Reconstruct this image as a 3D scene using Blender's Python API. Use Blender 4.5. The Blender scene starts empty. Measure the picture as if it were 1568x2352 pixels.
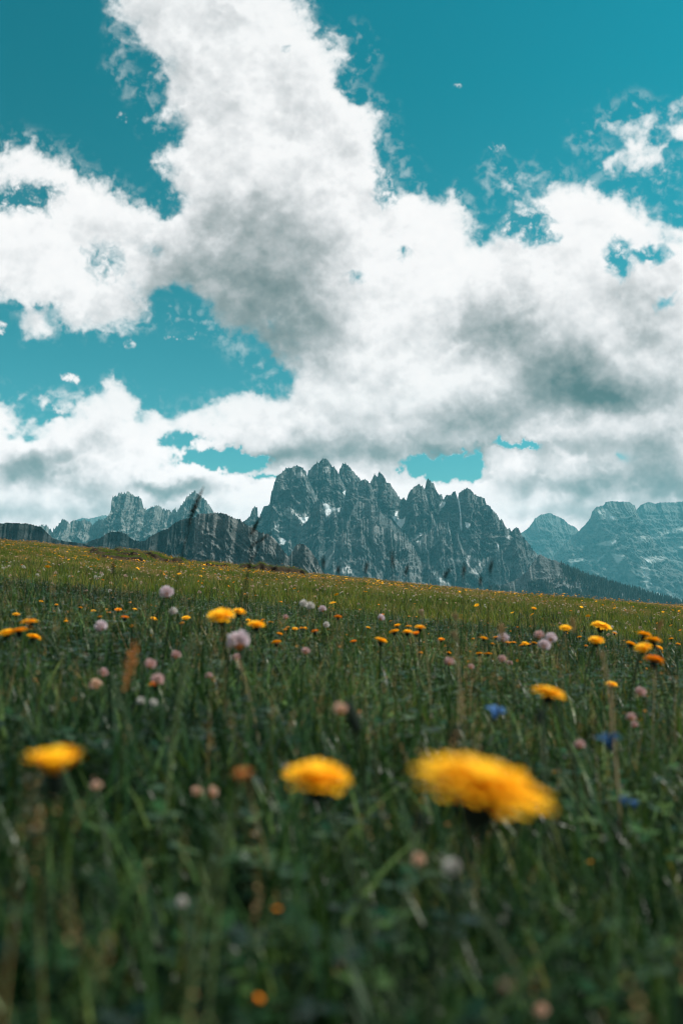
import bpy, math, random
import numpy as np
from mathutils import Vector, Matrix

# ============================================================ camera
F = 2286.7                      # focal length in layout units (frame 1568 x 2352)
PITCH = math.radians(3.85)
CAM_Z = 0.29
scene = bpy.context.scene
COL = scene.collection
cam_d = bpy.data.cameras.new('camera')
cam = bpy.data.objects.new('camera', cam_d)
COL.objects.link(cam)
cam.location = (0, 0, CAM_Z)
cam.rotation_euler = (math.pi/2+PITCH, 0, 0)
cam_d.sensor_fit = 'VERTICAL'
cam_d.sensor_height = 36
cam_d.lens = 35
cam_d.clip_start = 0.02
cam_d.clip_end = 80000
cam_d.dof.use_dof = True
cam_d.dof.focus_distance = 24.0
cam_d.dof.aperture_fstop = 4.8
scene.camera = cam
scene.view_settings.view_transform = 'Standard'
scene.view_settings.look = 'None'
scene.view_settings.exposure = 0.15
scene.view_settings.gamma = 1.0
scene.cycles.filter_width = 1.1
scene.cycles.volume_bounces = 0
scene.cycles.max_bounces = 6
scene.cycles.transparent_max_bounces = 8
scene.cycles.caustics_reflective = False
scene.cycles.caustics_refractive = False

SUN_AZ, SUN_EL = math.radians(97), math.radians(50)      # azimuth from +Y (view direction) towards +X
SUN_DIR = Vector((math.sin(SUN_AZ)*math.cos(SUN_EL), math.cos(SUN_AZ)*math.cos(SUN_EL), math.sin(SUN_EL)))

def P(px, py, D):
    """point at horizontal distance D on the sight line with layout coordinates (px, py)"""
    u, v = (px-784)/F, -(py-1176)/F
    c, s = math.cos(PITCH), math.sin(PITCH)
    y, z = c-v*s, s+v*c
    return np.array([u*D/y, D+0*u, CAM_Z+z*D/y]) if np.isscalar(px) else np.stack([u*D/y, D+0*u, CAM_Z+z*D/y], -1)

def proj(X, Y, Z):
    c, s = math.cos(PITCH), math.sin(PITCH)
    Z = Z-CAM_Z
    d = Y*c+Z*s
    d = np.where(d > 1e-3, d, 1e-3)
    return 784+F*X/d, 1176-F*(-Y*s+Z*c)/d

# ============================================================ noise
_rs = np.random.RandomState(7)
_PERM = _rs.permutation(512)
_GA = _rs.rand(512)*2*math.pi
_GX, _GY = np.cos(_GA).astype(np.float32), np.sin(_GA).astype(np.float32)
def perlin(x, y, seed=0):
    xi = np.floor(x).astype(np.int32); yi = np.floor(y).astype(np.int32)
    xf = (x-xi).astype(np.float32); yf = (y-yi).astype(np.float32)
    u = xf*xf*xf*(xf*(xf*6-15)+10); v = yf*yf*yf*(yf*(yf*6-15)+10)
    def g(ix, iy, dx, dy):
        h = _PERM[(_PERM[(ix+seed*37) & 511]+iy+seed*91) & 511]
        return _GX[h]*dx+_GY[h]*dy
    a = g(xi, yi, xf, yf); b = g(xi+1, yi, xf-1, yf)
    c = g(xi, yi+1, xf, yf-1); d = g(xi+1, yi+1, xf-1, yf-1)
    return 1.5*((a+(b-a)*u)*(1-v)+(c+(d-c)*u)*v)
def fbm(x, y, octv, gain=.5, seed=0, mode='p', lac=2.03, rot=True):
    s = np.zeros(np.broadcast(x, y).shape, np.float32); a = 1.; n = 0.
    for k in range(octv):
        p = perlin(x, y, seed+k)
        if mode == 'b': p = 1-2.6*np.abs(p)
        elif mode == 'r': p = 2*np.clip(1-np.abs(p)*1.6, 0, 1)**2-1
        s += a*p; n += a; a *= gain
        if rot: x, y = (x*.8-y*.6)*lac+3.1, (x*.6+y*.8)*lac-1.7
        else: x, y = x*lac+3.1, y*lac-1.7
    return s/n
def sstep(a, b, x):
    t = np.clip((x-a)/(b-a), 0, 1); return t*t*(3-2*t)
def poly_sdf(px, py, poly):
    P_ = np.array(poly, np.float32); Q_ = np.roll(P_, -1, 0)
    d2 = np.full(px.shape, 1e12, np.float32); ins = np.zeros(px.shape, bool)
    for (ax, ay), (bx, by) in zip(P_, Q_):
        ex, ey = bx-ax, by-ay
        t = np.clip(((px-ax)*ex+(py-ay)*ey)/(ex*ex+ey*ey+1e-9), 0, 1)
        d2 = np.minimum(d2, (px-ax-t*ex)**2+(py-ay-t*ey)**2)
        c = ((ay > py) != (by > py)) & (px < ex*(py-ay)/(ey+1e-9*(ey == 0))+ax)
        ins ^= c
    d = np.sqrt(d2); return np.where(ins, d, -d)

# ============================================================ sky: clear-air gradient with a simulated cumulus layer
CLOUD_MAIN = [(250,-400),(262,-40),(268,30),(302,60),(266,75),(285,110),(260,160),(300,200),(340,232),(330,262),(345,295),(395,330),(385,395),(402,425),(352,470),(310,450),(250,412),(205,402),(160,352),(110,332),(70,312),(20,312),(0,332),(-60,345),
 (-500,300),(-900,420),(-900,760),(-500,700),(-60,690),(0,690),(30,680),(62,702),(75,765),(112,772),(116,742),(92,702),(130,712),(160,742),(230,762),(290,770),(330,742),(400,732),(470,737),(482,762),(540,802),(570,832),(600,862),(650,884),
 (640,902),(600,897),(540,925),(505,930),(480,925),(470,945),(415,950),(405,970),(370,930),(330,935),(290,898),(255,880),(235,908),(170,912),(120,902),(50,908),(82,930),(60,948),(0,905),(-60,900),(-500,960),(-1200,900),(-1200,1500),(2900,1500),(2900,700),(2100,520),(1700,480),(1568,490),(1540,470),(1480,440),(1430,424),(1380,420),(1320,410),(1280,400),(1240,404),(1220,384),(1195,404),(1150,372),(1122,392),(1132,430),(1150,460),(1112,520),(1092,480),(1062,462),(1040,442),(1000,442),(960,422),(930,380),(908,330),(885,250),(830,212),(802,180),(848,150),(850,112),(830,80),(790,66),(742,80),(712,30),(700,-40),(760,-400)]
CLOUD_SMALL = [[(1340,322),(1352,285),(1400,262),(1440,268),(1470,238),(1500,246),(1512,282),(1560,252),(1640,250),(1700,320),(1620,365),(1560,370),(1550,408),(1520,415),(1480,400),(1440,380),(1402,398),(1390,350)]]
WISPS = [(1140,330,26,18,.9),(1194,228,20,9,.55),(1050,200,12,8,.5),(1078,262,7,18,.4),(1238,280,18,12,.42),(983,143,14,7,.45),(455,772,48,14,.8),(400,780,30,8,.4),(297,792,14,12,.6),(160,868,26,14,.35),(0,750,18,16,.7),(285,270,24,14,.55)]
HOLES = [(520,1058,110,20,1.2),(430,1010,60,18,.5),(1000,1078,90,26,1.1),(1075,1062,40,34,1.0),(1185,1022,50,12,1.0),(620,1092,40,8,.8),(1520,1200,200,20,.1),(110,950,60,14,.3)]
OPENINGS = [(40,460,70,34,.95),(100,440,40,30,.5),(325,150,44,40,.85),(300,100,20,40,.5),(905,400,46,56,.6),(880,450,30,30,.4),(1190,505,64,40,.85),(1240,540,40,24,.6),(1420,590,30,44,.85),(1485,582,40,18,.9),(920,588,22,16,.42),(815,640,34,16,.30),(240,600,50,50,.42),(660,104,10,14,.3),(1530,690,34,20,.35),(420,740,60,12,.4),(130,730,24,24,.6)]
SHADE = [(640,640,150,190,.40),(640,780,100,85,.38),(540,560,140,110,.24),(560,690,120,60,.15),(820,340,130,160,.08),(1140,745,120,62,.55),(1280,840,100,60,.50),(1330,880,90,44,.55),(1410,922,100,34,.95),(1250,900,90,50,.25),(1110,945,120,38,.50),(985,1040,140,34,.70),(1090,985,110,34,.30),
 (760,1030,110,36,.55),(640,1045,70,20,.50),(560,1045,60,14,.25),(60,1085,100,36,.72),(110,1055,70,22,.25),(340,1122,58,18,.80),(445,1122,56,17,.72),(195,1120,50,22,.4),(230,1010,40,26,.30),(20,1170,200,26,.25),(1475,720,90,110,.34),(1520,1110,150,60,.62),(1350,1120,70,34,.55),(1210,1120,60,26,.45),(1570,930,80,100,.25),
 (250,520,120,60,.10),(420,620,120,60,.30),(330,700,90,36,.15),(560,150,160,180,.08),(330,1180,220,24,.2),(1350,1185,160,20,.3),(1340,1030,160,26,.30),(1480,1010,90,26,.22),(900,900,150,40,.10),(860,960,70,26,.18)]

def lat_weights(coords):
    i=np.floor(coords).astype(int); f=(coords-i).astype(np.float32)
    w=np.stack([(1-f)**3/6,(3*f**3-6*f**2+4)/6,(-3*f**3+3*f**2+3*f+1)/6,f**3/6],-1)
    return i,w
def spline_noise(xc,yc,zc,rs):
    """smooth random field on the grid xc*yc*zc (lattice coordinates), about unit variance"""
    def n(c): return int(np.floor(c.max()))+5
    off=lambda c:c-np.floor(c.min())
    xc,yc,zc=off(xc),off(yc),off(zc)
    a=rs.standard_normal((n(yc),n(xc),n(zc))).astype(np.float32)
    def ax(a,c,axis):
        i,w=lat_weights(c); out=0
        sh=[1]*a.ndim; sh[axis]=len(c)
        for k in range(4): out=out+np.take(a,i+k,axis)*w[:,k].reshape(sh)
        return out
    a=ax(a,yc,0); a=ax(a,xc,1); a=ax(a,zc,2)
    return a*2.4
def build(x0,x1,y0,y1,vox,nz):
    xs=np.arange(x0,x1,vox,dtype=np.float32); ys=np.arange(y0,y1,vox,dtype=np.float32)
    px,py=np.meshgrid(xs,ys); x,y=px/100,py/100
    low=sstep(800,980,py); lowr=low[:,0]
    wx=fbm(x*.9,y*.9,6,.55,11); wy=fbm(x*.9+9.2,y*.9-4.1,6,.55,23)
    wx2=fbm(x*3.1,y*3.1,5,.6,12); wy2=fbm(x*3.1+9.2,y*3.1-4.1,5,.6,24)
    qx,qy=px+(30*wx+16*wx2)*(1-.6*low),py+(30*wy+16*wy2)*(1-.6*low)
    m=poly_sdf(qx,qy,CLOUD_MAIN)
    for p in CLOUD_SMALL: m=np.maximum(m,poly_sdf(qx,qy,p)+16)
    s=np.where(m>0,np.clip(m/80.,0,1.0)+.40*sstep(90,220,m),np.clip(m/48.,-2.4,0))
    hx,hy=px+(40*wx+44*wx2)*(1-.5*low),py+(40*wy+44*wy2)*(1-.5*low); hm=1+1.1*fbm(x*3.6,y*3.6,6,.66,71)
    for (cx,cy,rx,ry,a) in HOLES: s-=1.9*a*hm*np.exp(-((hx-cx)/rx)**2-((hy-cy)/ry)**2)*(1+.5*np.clip(s,0,2))
    ws=fbm(x*3.3+1.5*wx2,y*3.3+1.5*wy2,6,.66,141)
    vx,vy=px+10*wx+10*wx2,py+10*wy+10*wy2
    for (cx,cy,rx,ry,a) in WISPS:
        g=np.exp(-.4*(((vx-cx)+.5*(vy-cy))/rx)**2-.4*(((vy-cy)-.3*(vx-cx))/ry)**2)
        s=np.maximum(s,-2.4+(2.1+.5*a)*np.clip(g*1.3,0,1)+1.5*g*ws)
    k=np.zeros(px.shape,np.float32); ex,ey=px+40*wx,py+40*wy
    for (cx,cy,rx,ry,a) in SHADE: k+=a*np.exp(-.9*(((ex-cx)/rx)**2+((ey-cy)/ry)**2))
    z=np.linspace(-1,1,nz).astype(np.float32)
    rs=np.random.RandomState(5)
    Zr=90.  # half depth in px
    def nz_field(base,rows,oct,gain,seed):
        rs=np.random.RandomState(seed); out=0;a=1.;t=0.;f=1/base
        for o in range(oct):
            v=spline_noise(xs*f+o*7.3,ys[rows]*f*1.12+o*3.1,z*Zr*f+.37*o,rs)
            if o>=1 : v=1.05-1.6*np.abs(v)
            out=out+a*v;t+=a*a;a*=gain;f*=2.07
        return out/np.sqrt(t)
    hi=np.where(lowr<1)[0]; lo=np.where(lowr>0)[0]
    N=np.zeros((len(ys),len(xs),nz),np.float32)
    N[hi]+=nz_field(150,hi,7,.62,3)*(1-lowr[hi])[:,None,None]
    N[lo]+=nz_field(90,lo,6,.58,4)*lowr[lo][:,None,None]
    edge=np.exp(-np.clip(m,0,None)/60.)
    d=s[...,None]*1.0+(.52+.08*edge+.08*low)[...,None]*N-1.5*(z**2)[None,None,:]-.10
    d+=(.42*fbm(x*3.4+.5*wx2,y*3.4+.5*wy2,7,.68,91)*(1-.55*low)*(.40+.95*edge))[...,None]
    d=np.clip(d*(1.05+.7*low+.8*(1-edge))[...,None],0,1)
    return xs,ys,d,s,k,low,px,py
def shift(a,dx,dy,dz):
    out=np.zeros_like(a); H,W,D=a.shape
    def sl(n,k): return (slice(max(0,-k),n-max(0,k)),slice(max(0,k),n-max(0,-k)))
    (oy,iy),(ox,ix),(oz,iz)=sl(H,dy),sl(W,dx),sl(D,dz)
    out[oy,ox,oz]=a[iy,ix,iz]; return out
def render(d,vox,nz,k,L=(1.0,-1.7,-.22),kl=.16,kv=.50):
    # optical depth towards the sun, by doubling
    T=d.copy(); st=1
    for i in range(5):
        dx,dy,dz=[int(round(c*st)) for c in L]
        T=T+shift(T,dx,dy,dz); st*=2
    lit=.5*np.exp(-kl*T)+.5*np.exp(-kl*.15*T)
    tr=np.ones(d.shape[:2],np.float32); acc=np.zeros_like(tr)
    for i in range(nz):
        al=1-np.exp(-kv*d[...,i])
        acc+=tr*al*lit[...,i]; tr*=1-al
    cover=1-tr
    return cover,acc/np.maximum(cover,1e-4)

def wisp_edges(cov, shade, px, py):
    # thin torn veils trailing off the cloud margins
    x, y = px/100, py/100
    wx, wy = fbm(x*1.3, y*1.3, 5, .55, 311), fbm(x*1.3+7, y*1.3-3, 5, .55, 323)
    qx, qy = px+30*wx, py+30*wy
    m = poly_sdf(qx, qy, CLOUD_MAIN)
    for p in CLOUD_SMALL: m = np.maximum(m, poly_sdf(qx, qy, p)+8)
    r = fbm(x*2.2+1.1*wx, y*2.2+1.1*wy, 8, .66, 331, 'r')
    f = fbm(x*3.6+.8*wx, y*3.6+.8*wy, 6, .60, 341)
    near = sstep(-46, 6, m)*(1-sstep(10, 60, m))
    low = sstep(860, 1000, py)
    v = near*np.clip(.06+.22*r+.85*f+.6*wx, 0, 1)*(.62-.40*low)
    for (cx, cy, rx, ry, a) in OPENINGS:
        g = np.exp(-((qx-cx)/rx)**2-((qy-cy)/ry)**2)
        cov = cov*(1-np.clip(2.1*a*g*(1+.9*f+.8*r)-.22, 0, .97))
    # soften the hard rims
    cov = cov**1.25
    t = 1-(1-cov)*(1-np.clip(v, 0, .85))
    shade = shade*cov/np.maximum(t, 1e-3)+.06*(1-cov/np.maximum(t, 1e-3))
    return t, shade
VOX, NZ = 2.6, 26
SKY_AZ, SKY_E0, SKY_E1 = math.radians(30), math.radians(-3), math.radians(39)
def make_sky_image():
    xs, ys, d, s, k, low, px, py = build(-620, 2190, -560, 1470, VOX, NZ)
    cov, b = render(d, VOX, NZ, k)
    x, y = px/100, py/100
    soft = fbm(x*1.1+3, y*1.3, 6, .58, 171)+.5*fbm(x*3.2, y*3.4, 5, .6, 181)
    shade = np.clip(np.clip((.90-b)*.45, 0, 1)*(1-.35*np.clip(k, 0, 1))+k*(.92+.35*soft)+.15*soft*sstep(.5, 1, cov)+.015, 0, 1.15)
    cov, shade = wisp_edges(cov, shade, px, py)
    W, H = 1440, 1008
    A_, E_ = np.meshgrid((np.arange(W)+.5)/W*2*SKY_AZ-SKY_AZ, (np.arange(H)+.5)/H*(SKY_E1-SKY_E0)+SKY_E0)
    qx, qy = proj(np.sin(A_)*np.cos(E_), np.cos(A_)*np.cos(E_), np.sin(E_)+CAM_Z)
    fx = np.clip((qx-xs[0])/VOX, 0, len(xs)-1.01); fy = np.clip((qy-ys[0])/VOX, 0, len(ys)-1.01)
    ix, iy = fx.astype(int), fy.astype(int); fx -= ix; fy -= iy
    bil = lambda m: (m[iy, ix]*(1-fx)+m[iy, ix+1]*fx)*(1-fy)+(m[iy+1, ix]*(1-fx)+m[iy+1, ix+1]*fx)*fy
    im = bpy.data.images.new('cumulus_sky', W, H, alpha=False, float_buffer=True, is_data=True)
    rgba = np.ones((H, W, 4), np.float32); rgba[..., 0] = bil(cov); rgba[..., 1] = bil(shade); rgba[..., 2] = 0
    im.pixels.foreach_set(rgba.ravel()); im.update()
    return im
sky_img = make_sky_image()


# ============================================================ node helpers
def new_mat(name):
    m = bpy.data.materials.new(name); m.use_nodes = True
    nt = m.node_tree
    for n in list(nt.nodes): nt.nodes.remove(n)
    out = nt.nodes.new('ShaderNodeOutputMaterial')
    return m, nt, out
def N(nt, t, ins=None, **kw):
    n = nt.nodes.new(t)
    for k, v in kw.items(): setattr(n, k, v)
    for k, v in (ins or {}).items():
        s = n.inputs[k]
        if isinstance(v, bpy.types.NodeSocket): nt.links.new(v, s)
        else: s.default_value = v
    return n
def math_n(nt, op, a, b=0., c=None, clamp=False):
    n = nt.nodes.new('ShaderNodeMath'); n.operation = op; n.use_clamp = clamp
    for i, v in enumerate((a, b) if c is None else (a, b, c)):
        if isinstance(v, bpy.types.NodeSocket): nt.links.new(v, n.inputs[i])
        else: n.inputs[i].default_value = v
    return n.outputs[0]
def ramp(nt, fac, stops, interp='LINEAR'):
    n = nt.nodes.new('ShaderNodeValToRGB'); r = n.color_ramp; r.interpolation = interp
    while len(r.elements) < len(stops): r.elements.new(.5)
    for e, (p, c) in zip(r.elements, stops):
        e.position = p; e.color = (*c, 1)
    nt.links.new(fac, n.inputs[0]); return n.outputs[0]
def mix(nt, fac, a, b, blend='MIX'):
    n = nt.nodes.new('ShaderNodeMix'); n.data_type = 'RGBA'; n.blend_type = blend
    for s, v in ((n.inputs[0], fac), (n.inputs[6], a), (n.inputs[7], b)):
        if isinstance(v, bpy.types.NodeSocket): nt.links.new(v, s)
        else: s.default_value = (*v, 1) if isinstance(v, tuple) and len(v) == 3 else v
    return n.outputs[2]
def srgb(*c):
    return tuple((x/255/12.92 if x/255 <= .04045 else ((x/255+.055)/1.055)**2.4) for x in c)

# ============================================================ world
world = bpy.data.worlds.new('World'); scene.world = world; world.use_nodes = True
nt = world.node_tree
for n in list(nt.nodes): nt.nodes.remove(n)
w_out = nt.nodes.new('ShaderNodeOutputWorld')
SKY_STRENGTH = 0.1
sky = nt.nodes.new('ShaderNodeTexSky'); sky.sky_type = 'NISHITA'; sky.sun_disc = False
sky.sun_elevation = SUN_EL; sky.sun_rotation = SUN_AZ; sky.altitude = 2300; sky.air_density = 1.0; sky.dust_density = .4; sky.ozone_density = 1.6
tc = nt.nodes.new('ShaderNodeTexCoord')
sx = N(nt, 'ShaderNodeSeparateXYZ', {0: tc.outputs['Generated']})
az = math_n(nt, 'ARCTAN2', sx.outputs[0], sx.outputs[1])
el = math_n(nt, 'ARCSINE', sx.outputs[2])
uu = math_n(nt, 'MULTIPLY_ADD', az, 1/(2*SKY_AZ), .5)
vv = math_n(nt, 'MULTIPLY_ADD', el, 1/(SKY_E1-SKY_E0), -SKY_E0/(SKY_E1-SKY_E0))
uv = N(nt, 'ShaderNodeCombineXYZ', {0: uu, 1: vv})
ti = N(nt, 'ShaderNodeTexImage', {0: uv.outputs[0]}, image=sky_img, extension='MIRROR', interpolation='Cubic')
sc_ = N(nt, 'ShaderNodeSeparateColor', {0: ti.outputs[0]})
ELN = math_n(nt, 'MULTIPLY', el, 1/math.radians(34), clamp=True)
sky_tint = ramp(nt, ELN, [(0, (.75, 1.30, 1.06)), (.25, (.36, 1.24, .97)), (.5, (.14, 1.24, .90)), (.8, (.03, 1.18, .85)), (1, (.02, 1.15, .84))])
to_sun = N(nt, 'ShaderNodeVectorMath', {0: tc.outputs['Generated'], 1: SUN_DIR}, operation='DOT_PRODUCT')
veil = math_n(nt, 'MAXIMUM', math_n(nt, 'MULTIPLY_ADD', to_sun.outputs['Value'], 1.05, .83), .86)          # clear air brightens towards the sun
blue = mix(nt, 1.0, mix(nt, 1.0, sky.outputs[0], sky_tint, 'MULTIPLY'), N(nt, 'ShaderNodeCombineColor', {0: veil, 1: veil, 2: veil}).outputs[0], 'MULTIPLY')
C10 = lambda *c: tuple(x/SKY_STRENGTH for x in srgb(*c))
cloud_col = ramp(nt, math_n(nt, 'MULTIPLY', sc_.outputs[1], 1/1.15), [(0, srgb(255,255,255)), (.14, srgb(249,250,251)), (.26, srgb(226,228,230)), (.43, srgb(182,187,189)), (.65, srgb(140,150,151)), (1, srgb(84,106,106))])
gain = ramp(nt, ELN, [(0, (1.15,.92,.88)), (.12, (.81,.70,.68)), (.3, (.585,.55,.54)), (1, (.505,.50,.495))])       # the far banks are seen through more lit air
cloud_lit = mix(nt, 1.0, mix(nt, 1.0, cloud_col, gain, 'MULTIPLY'), (2/SKY_STRENGTH,)*3, 'MULTIPLY')
allsky = mix(nt, sc_.outputs[0], blue, cloud_lit)
bg = N(nt, 'ShaderNodeBackground', {0: allsky, 1: SKY_STRENGTH*.9})
nt.links.new(bg.outputs[0], w_out.inputs[0])

# ============================================================ sun
sun_d = bpy.data.lights.new('sun', 'SUN'); sun_d.energy = 5.0; sun_d.angle = math.radians(.53); sun_d.color = (1, .95, .86)
sun = bpy.data.objects.new('sun', sun_d); COL.objects.link(sun)
sun.rotation_euler = SUN_DIR.to_track_quat('Z', 'Y').to_euler()

# ============================================================ object helpers
def mesh_from(name, verts, faces, mats=(), attrs=None, smooth=True):
    me = bpy.data.meshes.new(name)
    verts = np.asarray(verts, np.float32); faces = np.asarray(faces, np.int32)
    if faces.ndim == 2 and len(faces):
        k = faces.shape[1]
        me.vertices.add(len(verts)); me.vertices.foreach_set('co', verts.ravel())
        me.loops.add(faces.size); me.loops.foreach_set('vertex_index', faces.ravel())
        me.polygons.add(len(faces)); me.polygons.foreach_set('loop_start', np.arange(0, faces.size, k, dtype=np.int32))
        me.polygons.foreach_set('loop_total', np.full(len(faces), k, np.int32))
        if smooth: me.polygons.foreach_set('use_smooth', np.ones(len(faces), bool))
        me.update(calc_edges=True)
    for n, a in (attrs or {}).items():
        at = me.attributes.new(n, 'FLOAT', 'POINT'); at.data.foreach_set('value', np.ascontiguousarray(a, np.float32))
    for m in mats: me.materials.append(m)
    return me
def link(name, me, parent=None, loc=(0,0,0)):
    o = bpy.data.objects.new(name, me); COL.objects.link(o)
    o.location = loc
    if parent: o.parent = parent
    return o
def tag(o, label=None, cat=None, group=None, kind=None):
    if label: o['label'] = label
    if cat: o['category'] = cat
    if group: o['group'] = group
    if kind: o['kind'] = kind
    return o
def grid_faces(r, c):
    i = np.arange((r-1)*(c-1)); a = (i//(c-1))*c+i % (c-1)
    return np.stack([a, a+1, a+c+1, a+c], -1)
def joinm(parts):
    """[(verts, faces(list of quads), {attr})] -> one set of arrays"""
    V, Fc, A, n = [], [], {}, 0
    for v, f, at in parts:
        V.append(v); Fc.append(np.asarray(f)+n); n += len(v)
        for k, x in at.items(): A.setdefault(k, []).append(np.broadcast_to(np.asarray(x, np.float32), (len(v),)))
    return np.concatenate(V), np.concatenate(Fc), {k: np.concatenate(x) for k, x in A.items()}

# ============================================================ ground
def ground_z(x, y, detail=True):
    x = np.asarray(x, np.float64); y = np.asarray(y, np.float64)
    xe = 60*np.tanh(x/60)
    r = np.hypot(x, y)
    z = -.0945*xe+.0008*xe*xe*np.clip(y/55, 0, 1)+.0045*np.clip(y, -30, 60)
    if detail:
        z = z+.035*fbm(x*.9, y*.9, 4, .5, 201)*np.clip(r/2, .2, 1)+.30*fbm(x*.11, y*.11, 4, .5, 205)*np.clip((r-4)/18, 0, 1)
        z = z+.30*fbm(x*.035, y*.05, 3, .5, 208)*np.clip((r-14)/25, 0, 1)*np.clip((75-r)/25, 0, 1)
        s, _ = bank(x, y); z = z+s
    t = np.clip(np.maximum(y-56, np.abs(x)*.7-42), 0, 1e9)
    drop = np.where(t < 120, t*t*.0014, 20.2+(t-120)*.336)
    z = z-np.minimum(drop, 330)
    return z
def bank(x, y):
    """small eroded turf steps near the crest: (height change, bare soil 0..1)"""
    dz = np.zeros(np.shape(x)); so = np.zeros(np.shape(x))
    for (x0, x1, yb, h, sl, sd) in BANKS:
        e = sstep(0, 1.2, x-x0)*sstep(0, 1.2, x1-x)
        e = np.asarray(sstep(0, .5, x-x0)*sstep(0, .5, x1-x)); line = yb+sl*(x-x0)+1.3*fbm(x*.55, x*0+sd, 4, .6, 230+sd)
        t = y-line                                    # behind the line the turf stands higher
        hh = h*(.7+.6*fbm(x*1.3, x*0+3., 3, .5, 260+sd))
        rise = sstep(-.10, .10, t)*np.exp(-np.clip(t, 0, None)/5.)-.75*sstep(-3.2, -.1, t)*(1-sstep(-.1, .1, t))
        dz = dz+e*hh*rise*.62
        so = np.maximum(so, e*sstep(-1.5, -.35, t)*(1-sstep(.0, .25, t)))
    return dz, so
BANKS = [(-11.4, -8.0, 44.5, .62, .1, 1), (-10.4, -7.9, 40.5, .55, .1, 2), (-8.2, -6.3, 41, .6, .1, 3), (-6.4, -4.6, 43.5, .55, .1, 4), (-5.0, -1.4, 46.5, .75, .1, 5), (-1.8, .2, 50, .5, .1, 6), (1.0, 2.2, 51, .35, 0, 7), (-9.2, -7.0, 37, .35, 0, 8)]
azs = np.concatenate([np.linspace(-180, -24, 90)[:-1], np.linspace(-24, 24, 760), np.linspace(24, 180, 90)[1:]])
rad = np.concatenate([np.geomspace(.1, 30, 330)[:-1], np.linspace(30, 66, 330)[:-1], np.geomspace(66, 11000, 150)])
A, R = np.meshgrid(np.radians(azs), rad)
gx, gy = R*np.sin(A), R*np.cos(A)
gz = ground_z(gx, gy)
soil = bank(gx, gy)[1]
ground_me = mesh_from('ground', np.stack([gx, gy, gz], -1).reshape(-1, 3), grid_faces(*gx.shape)[:, ::-1], attrs={'soil': soil.ravel()})
m, nt, out = new_mat('meadow_turf')
geo = N(nt, 'ShaderNodeNewGeometry')
n1 = N(nt, 'ShaderNodeTexNoise', {'Vector': geo.outputs['Position'], 'Scale': 9., 'Detail': 8., 'Roughness': .65})
n2 = N(nt, 'ShaderNodeTexNoise', {'Vector': geo.outputs['Position'], 'Scale': .6, 'Detail': 5.})
c1 = ramp(nt, n1.outputs[0], [(.3, (.012, .016, .007)), (.55, (.030, .036, .012)), (.75, (.07, .058, .022))])
c2 = mix(nt, ramp(nt, n2.outputs[0], [(.4, (0,0,0)), (.65, (1,1,1))]), c1, (.045, .046, .014))
att = N(nt, 'ShaderNodeAttribute', attribute_name='soil')
c3 = mix(nt, att.outputs['Fac'], c2, ramp(nt, n1.outputs[0], [(.35, (.010, .007, .005)), (.75, (.060, .036, .022))]))  # bare soil, its colour darkened further for the shade in the turf steps
b = N(nt, 'ShaderNodeBump', {'Height': n1.outputs[0], 'Strength': .8, 'Distance': .04})
bs = N(nt, 'ShaderNodeBsdfPrincipled', {'Base Color': c3, 'Roughness': .9, 'Normal': b.outputs[0]})
bs.inputs['Specular IOR Level'].default_value = .15
nt.links.new(bs.outputs[0], out.inputs[0])
ground_me.materials.append(m)
tag(link('ground', ground_me), 'sloping alpine meadow ground falling away beyond its crest', kind='structure')

# ============================================================ mountains
def r5(*a): return [((zx/2.0632)*.72593, (1400+zy/2.0632)*.72593) for zx, zy in a]
def r6(*a): return [((700+zx/2.0632)*.72593, (1400+zy/2.0632)*.72593) for zx, zy in a]
def r7(*a): return [((1400+zx/2.0632)*.72593, (1500+zy/2.0632)*.72593) for zx, zy in a]

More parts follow.
